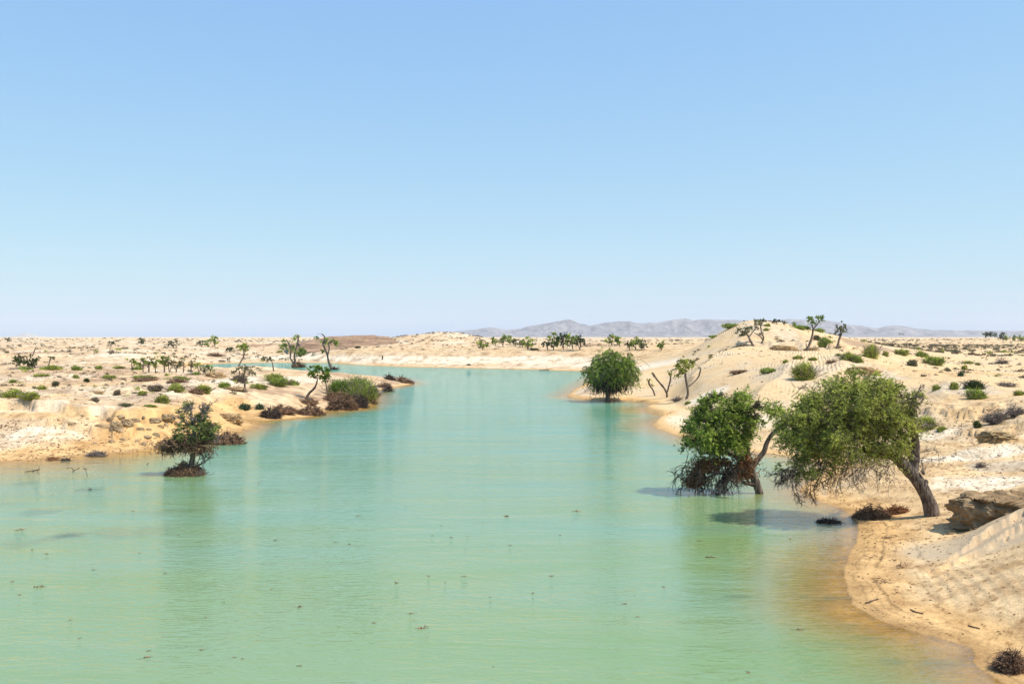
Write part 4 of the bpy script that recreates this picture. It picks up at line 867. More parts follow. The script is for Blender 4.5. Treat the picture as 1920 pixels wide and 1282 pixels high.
for px, py, hh, ww, mat, lab in (
    (248, 689, 25, 8, G_green, 'first small tree at the left end of the plateau tree row'),
    (268, 690, 30, 8, G_green, 'leafy tree with two thin stems, second in the plateau row'),
    (279, 690, 31, 9, G_grey, 'grey-green tree close beside the second one of the row'),
    (291, 690, 29, 8, G_green, 'thin tree in the middle of the plateau row'),
    (308, 690, 34, 12, G_green, 'tallest broad tree of the plateau row'),
    (318, 690, 31, 9, G_grey, 'slim tree touching the tallest tree of the row'),
    (330, 690, 22, 9, G_grey, 'low spreading tree right of the tallest row tree'),
    (344, 690, 24, 6, G_grey, 'nearly bare thin tree right of the spreading one'),
    (358, 690, 25, 6, G_grey, 'sparse crooked tree near the right part of the row'),
    (373, 690, 21, 8, G_green, 'short leafy tree before the far channel'),
    (385, 690, 18, 8, G_grey, 'tiny leaning tree before the far channel'),
    (396, 690, 20, 7, G_green, 'last small tree at the right end of the plateau row')):
    j = rng.uniform(-4, 4)
    T_('desert_tree', lab, (px, py), [[(px, py, 0, 1.3), (px + j * 0.5, py - hh * 0.35, 0, 1.1), (px + j, py - hh * 0.7, 0, 0.8)], [(px + 1, py - 3, 0, 1), (px - j, py - hh * 0.5, 0, 0.8)]],
       [(px + j, py - hh * 0.76, 0, ww * 1.1, hh * 0.25), (px - j * 0.8, py - hh * 0.6, 0, ww * 0.9, hh * 0.2)], mat, 1.5 if mat is G_green else 0.9, ln=2.6, wd=1.2, rc=4, group='row of small trees on the left plateau', Y=150)
# trees behind the far bank and on the horizon: (px, base py, height, half width, material, label)
far_trees = [
    (905, 656, 19, 11, G_green, 'bushy low tree, first from the left behind the far bank'), (929, 648, 17, 9, G_green, 'leaning tree behind the first bushy one'),
    (943, 650, 24, 9, G_green, 'tree with a tuft on a bare raised top behind the far bank'), (956, 646, 18, 8, G_green, 'round-topped tree between the tufted tree and the low one'),
    (966, 648, 13, 7, G_grey, 'small tree behind the far bank, left of the paired trees'), (980, 651, 14, 7, G_grey, 'greyish tree touching the taller leafy one behind the bank'),
    (990, 656, 26, 11, G_green, 'taller leafy tree midway along the far bank'),
    (1027, 656, 20, 9, G_dark, 'dark tree at the left edge of the dense grove'), (1038, 656, 34, 11, G_green, 'round-headed tree in the left of the dense grove'),
    (1057, 656, 36, 15, G_dark, 'tallest dark tree in the middle of the dense grove'), (1074, 656, 34, 12, G_green, 'tree with a pale bare trunk in the dense grove'),
    (1087, 656, 26, 10, G_dark, 'rounded tree at the right edge of the dense grove'),
    (1147, 648, 22, 12, G_green, 'broad tree just above the round willow-like tree'), (1162, 650, 20, 9, G_green, 'tree joined to the broad one above the willow-like tree'),
    (1180, 656, 18, 6, G_dark, 'narrow dark tree right of the joined pair'), (1192, 656, 26, 13, G_green, 'spreading tree behind the bank with a dark stem'), (1208, 656, 20, 8, G_grey, 'grey twiggy tree beside the spreading tree'),
    (1240, 657, 18, 10, G_green, 'last round tree on the bank before the dune hill'),
    (403, 651, 21, 7, G_green, 'dark-headed tree near the horizon above the tree row'), (390, 651, 14, 6, G_green, 'flat tree left of the dark-headed horizon tree'), (378, 650, 12, 7, G_grey, 'low grey tree at the left of the horizon trio'),
    (325, 652, 14, 9, G_grey, 'spreading tree near the horizon with a bent stem'), (266, 645, 10, 9, G_grey, 'small hazy tree on the far plain above the row'),
    (15, 640, 6, 4, G_grey, 'tiny tree on the skyline at the far left'), (208, 649, 8, 7, G_dark, 'low dark tree on the far dune left of centre'),
    (432, 660, 9, 7, G_dark, 'small dark tree left of the leaning round-headed tree'),
    (1668, 632, 8, 5, G_dark, 'small tree silhouetted on the far right skyline'), (1689, 632, 8, 4, G_dark, 'tiny round tree silhouetted beside another on the skyline'),
    (1848, 631, 8, 5, G_dark, 'leftmost small tree on the right skyline rise'), (1858, 630, 7, 5, G_dark, 'low tree second on the right skyline rise'), (1866, 633, 9, 6, G_dark, 'squat tree third on the right skyline rise'),
    (1880, 637, 17, 5, G_dark, 'tallest slim tree on the right skyline'), (1888, 638, 10, 5, G_green, 'round tree at the foot of the tallest skyline tree'), (1903, 639, 11, 6, G_green, 'tree in the last gap on the right skyline'),
    (1915, 640, 11, 6, G_green, 'green tree at the right edge of the skyline'),
    (1457, 607, 8, 7, G_dark, 'low dark tree just over the crest of the dune hill'), (1470, 609, 7, 3, G_grey, 'small grey tree right of the hill crest'), (1490, 613, 10, 5, G_green, 'round green tree behind the hill shoulder')]
for px, py, hh, ww, mat, lab in far_trees:
    j = rng.uniform(-3, 3); hx_ = hit(px, py); Yt = None
    ex = dict(Y=None)
    q = [(px + j * 0.3, py - hh * 0.62, 0, ww, hh * 0.30), (px - ww * 0.4, py - hh * 0.45, 0, ww * 0.6, hh * 0.25), (px + ww * 0.4, py - hh * 0.5, 0, ww * 0.6, hh * 0.27), (px + j, py - hh * 0.82, 0, ww * 0.5, hh * 0.16)]
    T_('desert_tree', lab, (px, py), [[(px, py, 0, 1.4), (px + j * 0.4, py - hh * 0.3, 0, 1.2), (px + j, py - hh * 0.7, 0, 0.8)], [(px, py - 2, 0, 1), (px - ww * 0.4, py - hh * 0.45, 0, 0.7)]], q, mat, 0.85, ln=3.0, wd=1.6, rc=4, limbs=3, sides=5, group='scattered trees towards the horizon')

# ------------------------------------------------------------------ shrubs and brush one could point at
def dome_leaves(name, rx, ry, h, n_, ln, wd, mat, droop=-0.15, lumps=5):
    a = Acc(); bl = [(0, 0, h * 0.22, rx * 0.7, ry * 0.7, h * 0.45)]
    for _ in range(lumps + 4):
        an = rng.random() * 6.28; q = rng.uniform(0.15, 0.85) ; e = rng.uniform(0.2, 0.42); hq = h * rng.uniform(0.12, 0.68) * (1 - 0.55 * q * q)
        bl.append((math.cos(an) * q * rx, math.sin(an) * q * ry, hq, rx * e, ry * e, h * rng.uniform(0.16, 0.34)))
    cc, dd = in_blobs(bl, n_, 0.35); cc[:, 2] = np.abs(cc[:, 2]); tn = np.clip(0.45 + 0.5 * noise2(cc[:, 0] / rx * 3, cc[:, 2] / h * 3), 0, 1)
    a.leaves(cc + dd * (rng.random((n_, 1)) ** 3) * 0.3 * h, ln, wd, droop, tn); return a.mesh(name, mat)
def shrub(label, px, py, w_, h_, mat, kind='shrub', stems=None, dens=1.0, group=None, zbase=None, cat='shrub'):
    """px, py: foot centre; w_, h_ full width and height in photo pixels"""
    x, y, z = hit(px, py) if zbase is None else (*W0(px, py, zbase), zbase)
    s = y / F; rx = w_ / 2 * s; h = h_ * s; ry = max(rx * 0.7, 0.3)
    root = link(kind, None, None, (x, y + ry * 0.3, gz_xy(x, y + ry * 0.3) - 0.04 if zbase is None else zbase), label=label, category=cat)
    if group: root['group'] = group
    n_ = int(max(80, min(9000, w_ * h_ * 6.5 * dens)))
    link('foliage', dome_leaves('foliage', rx, ry, h, n_, max(0.08, 2.6 * s), max(0.04, 1.15 * s), mat), root)
    a = Acc(); m = int(8 + w_ * h_ * 0.08); P0 = np.stack([rng.normal(0, rx * 0.16, m), rng.normal(0, ry * 0.16, m), np.zeros(m)], 1)
    P1 = P0 * 4 + rng.normal(0, 0.15, (m, 3)) * h; P1[:, 2] = h * rng.uniform(0.3, 0.8, m)
    a.sticks(P0, P1, np.full(m, 0.55 * s), np.full(m, 0.3 * s), rng.random(m)); link('stems', a.mesh('stems', stems or M_twig), root)
    return root
for a in [
    ('wide green shrub at the left edge of the plateau', 20, 745, 50, 16, G_olive), ('rounded green shrub second from the left edge', 28, 744, 24, 17, G_green), ('bushy olive shrub right of the left-edge pair', 57, 748, 38, 15, G_olive),
    ('low dark green shrub under the dark far-left tree', 45, 693, 40, 6, G_green), ('long low green shrub behind the brown patch', 95, 693, 52, 10, G_olive), ('dense low green shrub on the pale flat', 142, 694, 20, 11, G_green),
    ('small round green shrub on the pale flat', 184, 692, 14, 8, G_green), ('wide faint olive shrub left of the tree row', 222, 691, 24, 6, G_olive), ('green shrub under the first trees of the row', 257, 693, 24, 7, G_green),
    ('olive shrub among the brown plateau patches', 75, 706, 40, 7, G_olive), ('small olive shrub with another close behind, on ochre sand', 23, 718, 16, 9, G_olive), ('short yellowish shrub near the plateau middle', 142, 709, 14, 8, G_olive),
    ('dark twiggy shrub near the plateau middle', 162, 716, 13, 9, G_dark), ('sparse grey shrub left of the eroded mound', 103, 724, 14, 12, G_grey), ('flat yellow-green shrub before the sparse grey one', 78, 730, 20, 8, G_olive),
    ('wide olive shrub on the pale plateau rise', 202, 710, 32, 9, G_olive), ('green tuft with brown rim at plateau centre', 268, 712, 44, 9, G_olive), ('long green shrub before the pale mound', 337, 711, 36, 7, G_green),
    ('small green shrub left of the eroded peak', 367, 703, 18, 7, G_green), ('large green shrub with a brown base, right of the plateau middle', 330, 734, 42, 14, G_olive), ('tall-domed green shrub on the pale slope', 378, 737, 38, 17, G_olive),
    ('bright shrub at the foot of the pale mound', 419, 727, 26, 15, G_green), ('brown and green shrub left of the large green one', 290, 733, 32, 12, G_dry),
    ('dark olive shrub behind the eroded bank', 302, 755, 32, 16, G_olive), ('small green shrub on the white ledge above the bank', 281, 763, 22, 7, G_green), ('grey-green double shrub on the ledge above the bank', 235, 762, 30, 8, G_grey),
    ('pale grey dry shrub behind the ledge', 176, 752, 18, 8, G_dry), ('dry grey shrub on the eroded mound', 219, 741, 14, 12, G_dry), ('olive shrub on the right slope of the eroded mound', 265, 740, 20, 9, G_olive),
    ('blue-green round shrub near the left inlet', 460, 768, 23, 14, G_blue), ('smaller blue-green round shrub near the left inlet', 487, 767, 18, 13, G_blue),
    ('wide green shrub on the pale rise with the dark-stemmed tree', 446, 716, 30, 16, G_dry), ('large mounded green shrub at the peninsula centre', 514, 715, 36, 20, G_olive), ('brown-flecked green shrub below the mounded one', 520, 723, 46, 16, G_green),
    ('green shrub trailing off the right side of the mounded one', 548, 722, 24, 12, G_green), ('low green shrub left of the peninsula centre', 485, 729, 36, 12, G_olive),
    ('green shrub at the foot of the bare dune crest', 1446, 699, 22, 10, G_green), ('long green shrub on the steep lip of the ripple dune', 1440, 699, 26, 13, G_green), ('small shrub topping the shadowed dune notch', 1473, 680, 12, 9, G_olive),
    ('large olive and purple-grey shrub on the ripple dune', 1510, 712, 52, 36, G_olive), ('small green shrub just above the large olive one', 1498, 673, 20, 8, G_olive), ('faint green shrub to the upper right of the large olive one', 1525, 676, 20, 8, G_olive),
    ('pair-like wide shrub on the dune shoulder', 1594, 676, 38, 18, G_olive), ('right-hand drooping shrub on the dune shoulder', 1608, 680, 20, 14, G_green), ('small shrub left of the dune shoulder shrubs', 1573, 668, 12, 8, G_olive),
    ('tall dark olive bush over green on the right dunes', 1634, 671, 28, 32, G_olive), ('small olive shrub right of the tall bush', 1661, 668, 13, 11, G_olive), ('sloping green shrub on the dune behind', 1692, 664, 30, 12, G_olive),
    ('green shrub on top of the grey-sided dune', 1728, 670, 26, 13, G_green), ('long trailing green shrub right of the grey-sided dune', 1756, 684, 38, 18, G_green), ('olive shrub hanging on the grey-sided dune', 1710, 686, 18, 16, G_grey),
    ('low shrub on the flat beyond the trailing shrub', 1814, 682, 26, 7, G_olive), ('little shrub ending the flat row', 1834, 684, 12, 6, G_olive), ('small oval shrub on the ochre sand', 1809, 693, 12, 11, G_olive), ('grey tuft on the ochre sand', 1779, 696, 12, 7, G_grey),
    ('small dark blue-green shrub on the ochre sand', 1802, 705, 12, 11, G_blue), ('upright olive shrub on the grey mound', 1790, 730, 18, 17, G_olive), ('wide dark green bush on the grey mound', 1829, 729, 42, 21, G_dark), ('bright green bush below the dark one on the grey mound', 1832, 748, 40, 22, G_green),
    ('small green shrub on the left foot of the grey mound', 1725, 744, 20, 9, G_green), ('slanting green shrub left of the grey mound', 1757, 730, 18, 12, G_olive), ('shrub at the right edge beside the grey mound', 1912, 741, 22, 12, G_olive),
    ('yellow-green shrub behind the big tree trunk', 1735, 806, 44, 30, G_olive), ('little shrub right of the one behind the big trunk', 1767, 806, 18, 11, G_olive), ('dark small shrub on the overhanging bank', 1834, 801, 16, 14, G_dark),
    ('low green shrub at the foot of the little side-branched tree', 1290, 757, 16, 7, G_olive), ('round green bush right of the slender hill tree', 1548, 648, 24, 20, G_green), ('grey-green bush between hill tree and round bush', 1532, 637, 14, 11, G_grey),
    ('green shrub strip on the left skyline of the dune hill', 1372, 614, 40, 9, G_green), ('dark tuft near the top left of the dune hill', 1379, 608, 13, 9, G_dark), ('low shrub down the left flank of the dune hill', 1340, 632, 26, 5, G_green), ('shrub on the crest of the dune hill', 1438, 612, 14, 6, G_olive),
    ('shrub on the upper dune hill face', 1436, 620, 12, 6, G_olive), ('shrub strip on the right shoulder of the dune hill', 1500, 617, 34, 8, G_green), ('shrub at the right end of the hill shoulder', 1535, 622, 30, 7, G_green), ('small olive shrub midway on the hill face', 1392, 630, 14, 6, G_grey),
    ('small green shrub on the far sand near the channel trees', 566, 667, 18, 12, G_green), ('flat green shrub left of the channel trees', 524, 661, 16, 4, G_olive), ('dark shrub on the far sandbank', 670, 653, 12, 5, G_dark), ('small green tuft at the far waterline', 879, 685, 8, 4, G_dark),
    ('low shrub left of the grove on the far bank', 1002, 657, 18, 5, G_dark), ('small shrub on the bank before the dune hill', 1333, 671, 10, 4, G_olive)]:
    shrub(*a)
# bare grey bushes
for lab, px, py, w_, h_ in (('grey leafless bush on the overhanging right bank', 1868, 790, 46, 26), ('purple-grey dry bush inside the pale slope at right', 1905, 776, 34, 18), ('bare bush on the white flat at the right edge', 1877, 682, 20, 12),
                            ('dry grey bush right of the wide dark bush', 1888, 724, 32, 9), ('dry stick bush at the foot of the ripple dune', 1272, 752, 24, 9), ('thin bare twigs in the near white crust', 1838, 876, 12, 12)):
    x, y, z = hit(px, py); s = y / F
    o = link('dry_bush', brush_heap('dry_bush', w_ / 2 * s, w_ / 3 * s, h_ * s * 0.8, int(w_ * h_ * 0.5 + 60), 7 * s + 0.1, 0.4 * s, M_twig, 0.8), None, (x, y, gz_xy(x, y) - 0.03), label=lab, category='dry bush')
# heaps of flood brush
for lab, px, py, w_, h_, mt, zb in (
    ('brown brush heap around the foot of the tree in the left water', 343, 892, 78, 24, M_brown, 0.0), ('long low brown bush in the water behind the left tree', 425, 833, 66, 20, M_brown, 0.0), ('dark brown bush behind the left tree skirt', 392, 832, 34, 26, M_brown, 0.0),
    ('small grey brush clump at the left waterline', 178, 855, 38, 10, M_twig, None), ('rusty twig clump at the left waterline', 97, 862, 18, 7, M_rust, None), ('little dark twig clump in the left shallows', 122, 863, 12, 4, M_dead, 0.0),
    ('brown brush heap around the leaning green tree', 574, 757, 46, 9, M_brown, None), ('long mat of brown brush above the point inlet', 525, 773, 66, 12, M_brown, None), ('big brown brush heap nearest the water on the point', 580, 778, 56, 17, M_brown, None),
    ('dark brush heap below the inlet shrubs', 505, 783, 44, 18, M_dead, None), ('brown thatch mound at the tip of the bushy point', 640, 768, 60, 30, M_brown, None), ('dark brown thatch under the large green bush', 668, 764, 44, 24, M_dead, None),
    ('brown brush left of the thatch mound', 620, 752, 30, 16, M_brown, None), ('grey-brown brush at the right foot of the point', 690, 757, 34, 18, M_brown, 0.0), ('small thatch clump right of the point', 700, 742, 18, 14, M_brown, 0.0),
    ('brown clump on the low mud spit, upper left', 729, 712, 20, 9, M_dead, None), ('brown clump on the low mud spit, upper right', 752, 716, 18, 9, M_brown, None), ('brown clump at the end of the mud spit', 763, 719, 22, 8, M_brown, 0.0),
    ('brown clump on the near side of the mud spit', 721, 727, 26, 9, M_brown, 0.0), ('lone dark clump in the water off the mud spit', 728, 734, 14, 10, M_dead, 0.0),
    ('brown root heap under the two-stemmed channel tree', 557, 689, 20, 10, M_brown, 0.0), ('small mud clump right of the two-stemmed channel tree', 566, 688, 8, 5, M_brown, 0.0), ('root clump at the foot of the lone channel tree', 625, 693, 12, 4, M_dead, 0.0),
    ('dry brush tangle in the shade of the big tree', 1640, 972, 78, 22, M_brown, None), ('thin brown brush left of the big trunk', 1685, 962, 52, 14, M_rust, None), ('dark floating branch in the shaded inlet', 1556, 980, 54, 7, M_dead, 0.0),
    ('dark root tangle at the lower right corner', 1900, 1258, 60, 34, M_brown, None), ('flat brown brush on the plateau left of centre', 330, 718, 40, 8, M_brown, None), ('brown brush strip on the plateau rise', 270, 715, 44, 7, M_brown, None),
    ('brown brush rim below the large green shrub', 365, 738, 34, 9, M_brown, None), ('dark brush on the pale mound foot', 440, 733, 30, 7, M_brown, None), ('flat dark mud clump at the far waterline', 1020, 694, 20, 2.5, M_dead, None), ('low brown brush line near the left channel end', 402, 668, 26, 6, M_brown, None),
    ('dry brush on the ripple dune above the submerged tree', 1388, 700, 34, 6, M_brown, None), ('dry twig tangle on the lower ripple dune', 1560, 680, 20, 4, M_brown, None)):
    if zb is None: x, y, z = hit(px, py); z = gz_xy(x, y) - 0.05
    else: x, y = W0(px, py); z = -0.05
    s = y / F; ln = max(7 * s, 0.16)
    o = link('brush_pile', brush_heap('brush_pile', w_ / 2 * s * 0.9, max(w_ / 3.2 * s, 0.3), h_ * s * 0.86, int(min(3200, w_ * h_ * 1.5 + 80)), ln, 0.55 * s + 0.004, mt), None, (x, y + 0.15 * w_ * s, z), label=lab, category='brush pile')
# leafy cover on the point
for a in (('bright green bush at the left of the bushy point', 632, 742, 44, 38, G_bright), ('large rounded bush crowning the bushy point', 663, 744, 56, 50, G_bright), ('green bush on the right flank of the bushy point', 684, 756, 44, 50, G_green)):
    shrub(*a)

# ------------------------------------------------------------------ eroded clay block and clods
def rock(name, rx, ry, h, mat, seed, det=26, amp=0.3, freq=1.0, flat_top=False):
    th = np.linspace(0, 2 * math.pi, det * 2 + 1)[:-1]; ph = np.linspace(0.02, math.pi * 0.62, det)
    P_, Q = np.meshgrid(ph, th, indexing='ij'); sx_, sy_, sz_ = np.sin(P_) * np.cos(Q), np.sin(P_) * np.sin(Q), np.cos(P_)
    k = lambda v, e: np.sign(v) * np.abs(v) ** e
    e = 0.8; X, Y, Zk = k(sx_, e), k(sy_, e), k(sz_, 0.5 if flat_top else 0.75)
    r = 1 + amp * (fbm(sx_ * 1.7 * freq + seed, sz_ * 1.7 * freq + sy_ * 1.3 * freq, 5, 0.6)) + amp * 0.6 * (ridged(sx_ * 2 * freq + sy_ * 1.5 + seed, sz_ * 3 * freq, 3) - 0.6)
    V = np.stack([X * rx * r, Y * ry * r, (Zk * h * (1 + 0.3 * (r - 1)))], -1).reshape(-1, 3)
    i = np.arange(det * det * 2).reshape(det, det * 2); j = np.roll(i, -1, 1)
    return np_mesh(name, V, np.stack([i[:-1], i[1:], j[1:], j[:-1]], -1).reshape(-1, 4), mat, True)
def place_rock(label, px, py, w_, h_, seed, mat=M_clod, cat='clay clod', name='clay_clod', depth=0.7, **k):
    x, y, z = hit(px, py); s = y / F
    k.setdefault('freq', 2.2); k.setdefault('det', 34)
    return link(name, rock(name, w_ / 2 * s, w_ / 2 * s * depth, h_ * s * 0.62, mat, seed, **k), None, (x, y + w_ * 0.2 * s, gz_xy(x, y) - 0.1), label=label, category=cat)
def clay_block():
    """slab of eroded earth: steep ragged face to the left and front, flat crumbled top"""
    nr, nc = 90, 200; th = np.linspace(0, 2 * math.pi, nc + 1)[:-1]; u = np.linspace(0, 1, nr)
    U_, TH = np.meshgrid(u, th, indexing='ij')
    k = lambda v: np.sign(v) * np.abs(v) ** 0.45
    side = np.clip(U_ / 0.62, 0, 1); inn = np.clip((1 - U_) / 0.38, 0, 1)
    rx, ry, h = 3.1, 1.4, 1.28
    lip = 1.10 - 0.16 * side - 0.05 * np.sin(side * math.pi * 2.5)
    a_ = np.cos(TH); b_ = np.sin(TH)
    X = k(a_) * rx * lip * inn; Y = k(b_) * ry * lip * inn; Zk = h * side ** 0.9
    n1 = fbm(X * 1.5 + Zk * 1.1 + 3, Y * 1.7 + Zk * 1.6, 5, 0.62); n2_ = ridged(X * 1.1 + 7 + Y * 0.9, Zk * 0.9 + Y * 1.3 + X * 0.3, 5) - 0.6
    wall = 1 - np.clip((U_ - 0.62) / 0.1, 0, 1)
    n3 = fbm(X * 4 + Zk * 2.2, Y * 4 - Zk * 2.6 + 5, 4, 0.6)
    X = X + (a_ * (0.45 * n1 + 0.5 * n2_ + 0.18 * n3)) * wall; Y = Y + (b_ * (0.5 * n1 + 0.6 * n2_ + 0.2 * n3)) * wall
    Zk = Zk + (0.42 * fbm(X * 1.1 + 4, Y * 1.4, 5, 0.62) + 0.12 * (X / rx)) * np.clip((U_ - 0.4) * 4, 0, 1)
    i = np.arange(nr * nc).reshape(nr, nc); j = np.roll(i, -1, 1)
    return np_mesh('clay_bank', np.stack([X, Y, Zk], -1).reshape(-1, 3), np.stack([i[:-1], j[:-1], j[1:], i[1:]], -1).reshape(-1, 4), plain_mat('ochre_clay_block', (0.30, 0.19, 0.095), (0.64, 0.45, 0.25), 1.8, bump=0.2), True)
Yb = 38.4; xb = (1958 - 960) / F * Yb
o = link('clay_bank', clay_block(), None, (xb, Yb, HC - (992 - HY) / F * Yb - 0.05), label='crumbling ochre clay block with a shaded face at the right edge', category='clay bank')
o.rotation_euler[2] = R(-33)
place_rock('small rounded clay lump at the foot of the crumbling block', 1788, 1001, 22, 15, 3.1, mat=M_clay)
place_rock('undercut clay lump at the right below the grey dry bush', 1875, 822, 64, 26, 8.2, mat=M_clay, cat='clay bank', name='clay_bank', depth=0.9, amp=0.5)
k = 0
for lab, px, py, w_, h_ in (
    ('pale split clay clod at the left end of the rubble bank', 217, 806, 24, 30), ('largest clay clod with a dark hollow in the rubble bank', 236, 800, 26, 28), ('blocky clay clod above the shaded hollow', 252, 791, 18, 16),
    ('brown clay clod high on the rubble bank', 283, 790, 26, 16), ('wide ledge of ochre clay behind the left tree', 307, 783, 36, 15), ('small clod at the foot of the rubble bank', 228, 824, 12, 9), ('lowest loose clod near the left waterline', 226, 829, 11, 7),
    ('brown fallen clod right of the rubble bank', 291, 815, 15, 11), ('pale clod mid-slope in the rubble bank', 262, 806, 16, 12), ('pair-like small clod beside the brown fallen one', 278, 806, 12, 9), ('clod on the slope left of the rubble bank', 185, 800, 18, 12),
    ('clod at the top left of the rubble bank', 208, 786, 18, 12), ('rounded clod below the ochre ledge', 300, 800, 14, 11), ('white rounded clay hummock right of the left tree', 425, 786, 54, 22)):
    k += 1; place_rock(lab, px, py, w_, h_, k * 3.7, amp=0.5, mat=M_clay if 'hummock' in lab or 'ledge' in lab else M_clod)
rubble = [rock('clay_clod', 0.22, 0.18, 0.20, M_clod, 60 + 7.7 * v, det=8, amp=0.6, freq=2.0) for v in range(5)]
for k_ in range(34):
    px = float(np.clip(rng.normal(245, 62), 90, 345)); py = rng.uniform(778, 836); x, y, z = hit(px, py); q = rng.uniform(0.35, 1.2) * (1 if rng.random() < 0.7 else 1.5)
    o = link('clay_clod', rubble[k_ % 5], None, (x, y, gz_xy(x, y) - 0.03), label='small loose clay clod lying on the rubble slope of the left bank', category='clay clod', group='loose clods on the left bank')
    o.rotation_euler = (0, 0, rng.random() * 6.28); o.scale = (q * rng.uniform(0.8, 1.4), q, q * rng.uniform(0.6, 1.2))
for lab, px, py, w_, h_ in (('eroded pinnacle of pale clay on the left plateau', 400, 707, 38, 17), ('ledgy clay outcrop on the pale slope', 436, 731, 40, 12), ('dark hollowed outcrop on the eroded mound', 180, 737, 36, 10),
                            ('layered clay outcrop at the foot of the dune hill', 1470, 657, 50, 17), ('grey ribbed clay outcrop behind the big tree', 1622, 702, 66, 26), ('small ledge outcrop right of the layered one', 1523, 657, 28, 11)):
    k += 1; place_rock(lab, px, py, w_, h_, k * 2.3, amp=0.55, mat=M_clay, cat='clay outcrop', name='clay_outcrop', freq=1.4)
# post on the far sand
x, y, z = hit(717, 674); s = y / F
pp = Acc(); pp.tube([(0, 0, -0.3), (0.02, 0, 4 * s), (0.0, 0, 7.0 * s)], [1.4 * s, 1.25 * s, 1.1 * s], 8); pp.tube([(0, 0, 6.8 * s), (0, 0, 8.0 * s)], [0.7 * s, 0.6 * s], 8)
link('post', pp.mesh('post', M_post), None, (x, y, z), label='short dark post standing on the far white sand', category='post')

# sticks poking out of the left shallows
for lab, px, py, pts in (('branched stick lying low in the left shallows', 62, 884, [[(-16, 0), (4, 2), (10, 4)], [(8, 0), (9, 5), (9, 9)], [(-2, 0), (6, 3), (10, 1)]]),
                         ('forked stick standing in the left shallows', 135, 884, [[(-10, 7), (-4, 8), (2, 3), (0, -1)], [(0, 0), (6, 4), (12, 6)], [(1, 3), (-1, 6)]]),
                         ('bent single stick right of the forked one', 162, 892, [[(2, -1), (-2, 8), (-6, 14), (-8, 14)], [(-6, 13), (0, 12)]]), ('tiny stick over a dark patch in the left water', 168, 918, [[(0, -1), (0, 4)], [(-3, 0), (3, 1)], [(0, 2), (-3, 3)]]),
                         ('lone twig left of the debris-skirted tree', 276, 871, [[(0, -1), (1, 3)], [(-1, 1), (2, 3)]])):
    x, y = W0(px, py); s = y / F; a = Acc()
    for p in pts: a.tube(smooth_line([(u * s, 0.1 * j, v * s) for j, (u, v) in enumerate(p)], 2), 0.55 * s, 4)
    link('stick', a.mesh('stick', M_dead), None, (x, y, 0.0), label=lab, category='stick')

for lab, q_, r_ in (('thin dark stick lying on the near wet sand', [(1707, 1143), (1716, 1148), (1723, 1149), (1731, 1151)], 1.1), ('second thin stick nearer the lower right corner', [(1815, 1173), (1825, 1176), (1837, 1179)], 1.0),
                    ('knobbly dark stick closest to the waterline bend', [(1622, 1131), (1630, 1130), (1637, 1126), (1646, 1124)], 1.5)):
    w3 = [hit(*p) for p in q_]; x, y, z = w3[0]; a = Acc(); a.tube(smooth_line([(p[0] - x, p[1] - y, gz_xy(p[0], p[1]) - z + 0.02) for p in w3], 3), r_ * y / F, 5, knob=0.25)
    link('stick', a.mesh('stick', M_dead), None, (x, y, z), label=lab, category='stick')
for lab, px, py, w_, h_ in (('loose dry twigs on the near sand below the pale slab', 1695, 1062, 34, 8), ('pinkish dry twig scatter above the tide lines', 1662, 1090, 40, 8), ('small twig scatter between trunk and waterline', 1668, 1008, 26, 5)):
    x, y, z = hit(px, py); s = y / F
    link('brush_pile', brush_heap('brush_pile', w_ / 2 * s, w_ / 2.4 * s, h_ * s * 0.45, 90, 6 * s, 0.45 * s, M_brown, 0.6), None, (x, y, gz_xy(x, y) - 0.03), label=lab, category='brush pile')

# floating scraps: individuals that share a few shapes
scr = []
for v in range(4):
    a = Acc(); m = 7; P0 = rng.normal(0, 0.06, (m, 3)) * (1, 1, 0.1); P0[:, 2] = np.abs(P0[:, 2]) + 0.01; P1 = P0 + rng.normal(0, 0.11, (m, 3)) * (1, 0.9, 0.22); P1[:, 2] = np.abs(P1[:, 2]) + 0.005
    a.sticks(P0, P1, np.full(m, 0.010), np.full(m, 0.006), rng.random(m)); a.leaves(rng.normal(0, 0.06, (5, 3)) * (1, 1, 0.2) + (0, 0, 0.03), 0.10, 0.06); scr.append(a.mesh('floating_scrap', M_brown))
pts = [(743, 1092), (877, 1005), (873, 1028), (671, 967), (827, 985), (794, 1177), (563, 1138), (378, 1218), (278, 1220), (440, 1232), (454, 1234), (276, 1232), (925, 1250), (1404, 1260), (1173, 1132), (1033, 1080), (845, 1007), (957, 1022), (420, 1130), (133, 1162),
       (150, 1196), (385, 1157), (335, 1004), (628, 1016), (516, 1013), (870, 1080), (835, 1092), (1196, 1156), (919, 1119), (640, 1054), (804, 1080), (1145, 1001), (1050, 1003), (1245, 1100), (1000, 1112), (770, 1150), (560, 1248), (36, 993), (38, 1115), (24, 1090), (72, 1100),
       (250, 958), (262, 1037), (175, 1068), (310, 1075), (88, 1038), (60, 1030), (905, 980), (950, 968), (1080, 958), (760, 948), (1310, 1014), (1330, 1045), (700, 1168), (1480, 1010), (1500, 1180), (590, 968), (810, 1004), (1372, 1047), (484, 905), (655, 1020), (510, 1104)]
for i, (px, py) in enumerate(pts):
    x, y = W0(px, py); o = link('floating_scrap', scr[i % 4], None, (x, y, 0.004), label='small dark scrap of plant debris floating on the open water', category='debris', group='scraps of debris floating on the water')
    o.rotation_euler[2] = rng.random() * 6.28; q = rng.uniform(0.45, 1.0) * (2.0 if rng.random() < 0.15 else 1.0) * 1.3 * (y / 38) ** 0.3; o.scale = (q * 0.5, q * 0.4, q * 0.3)

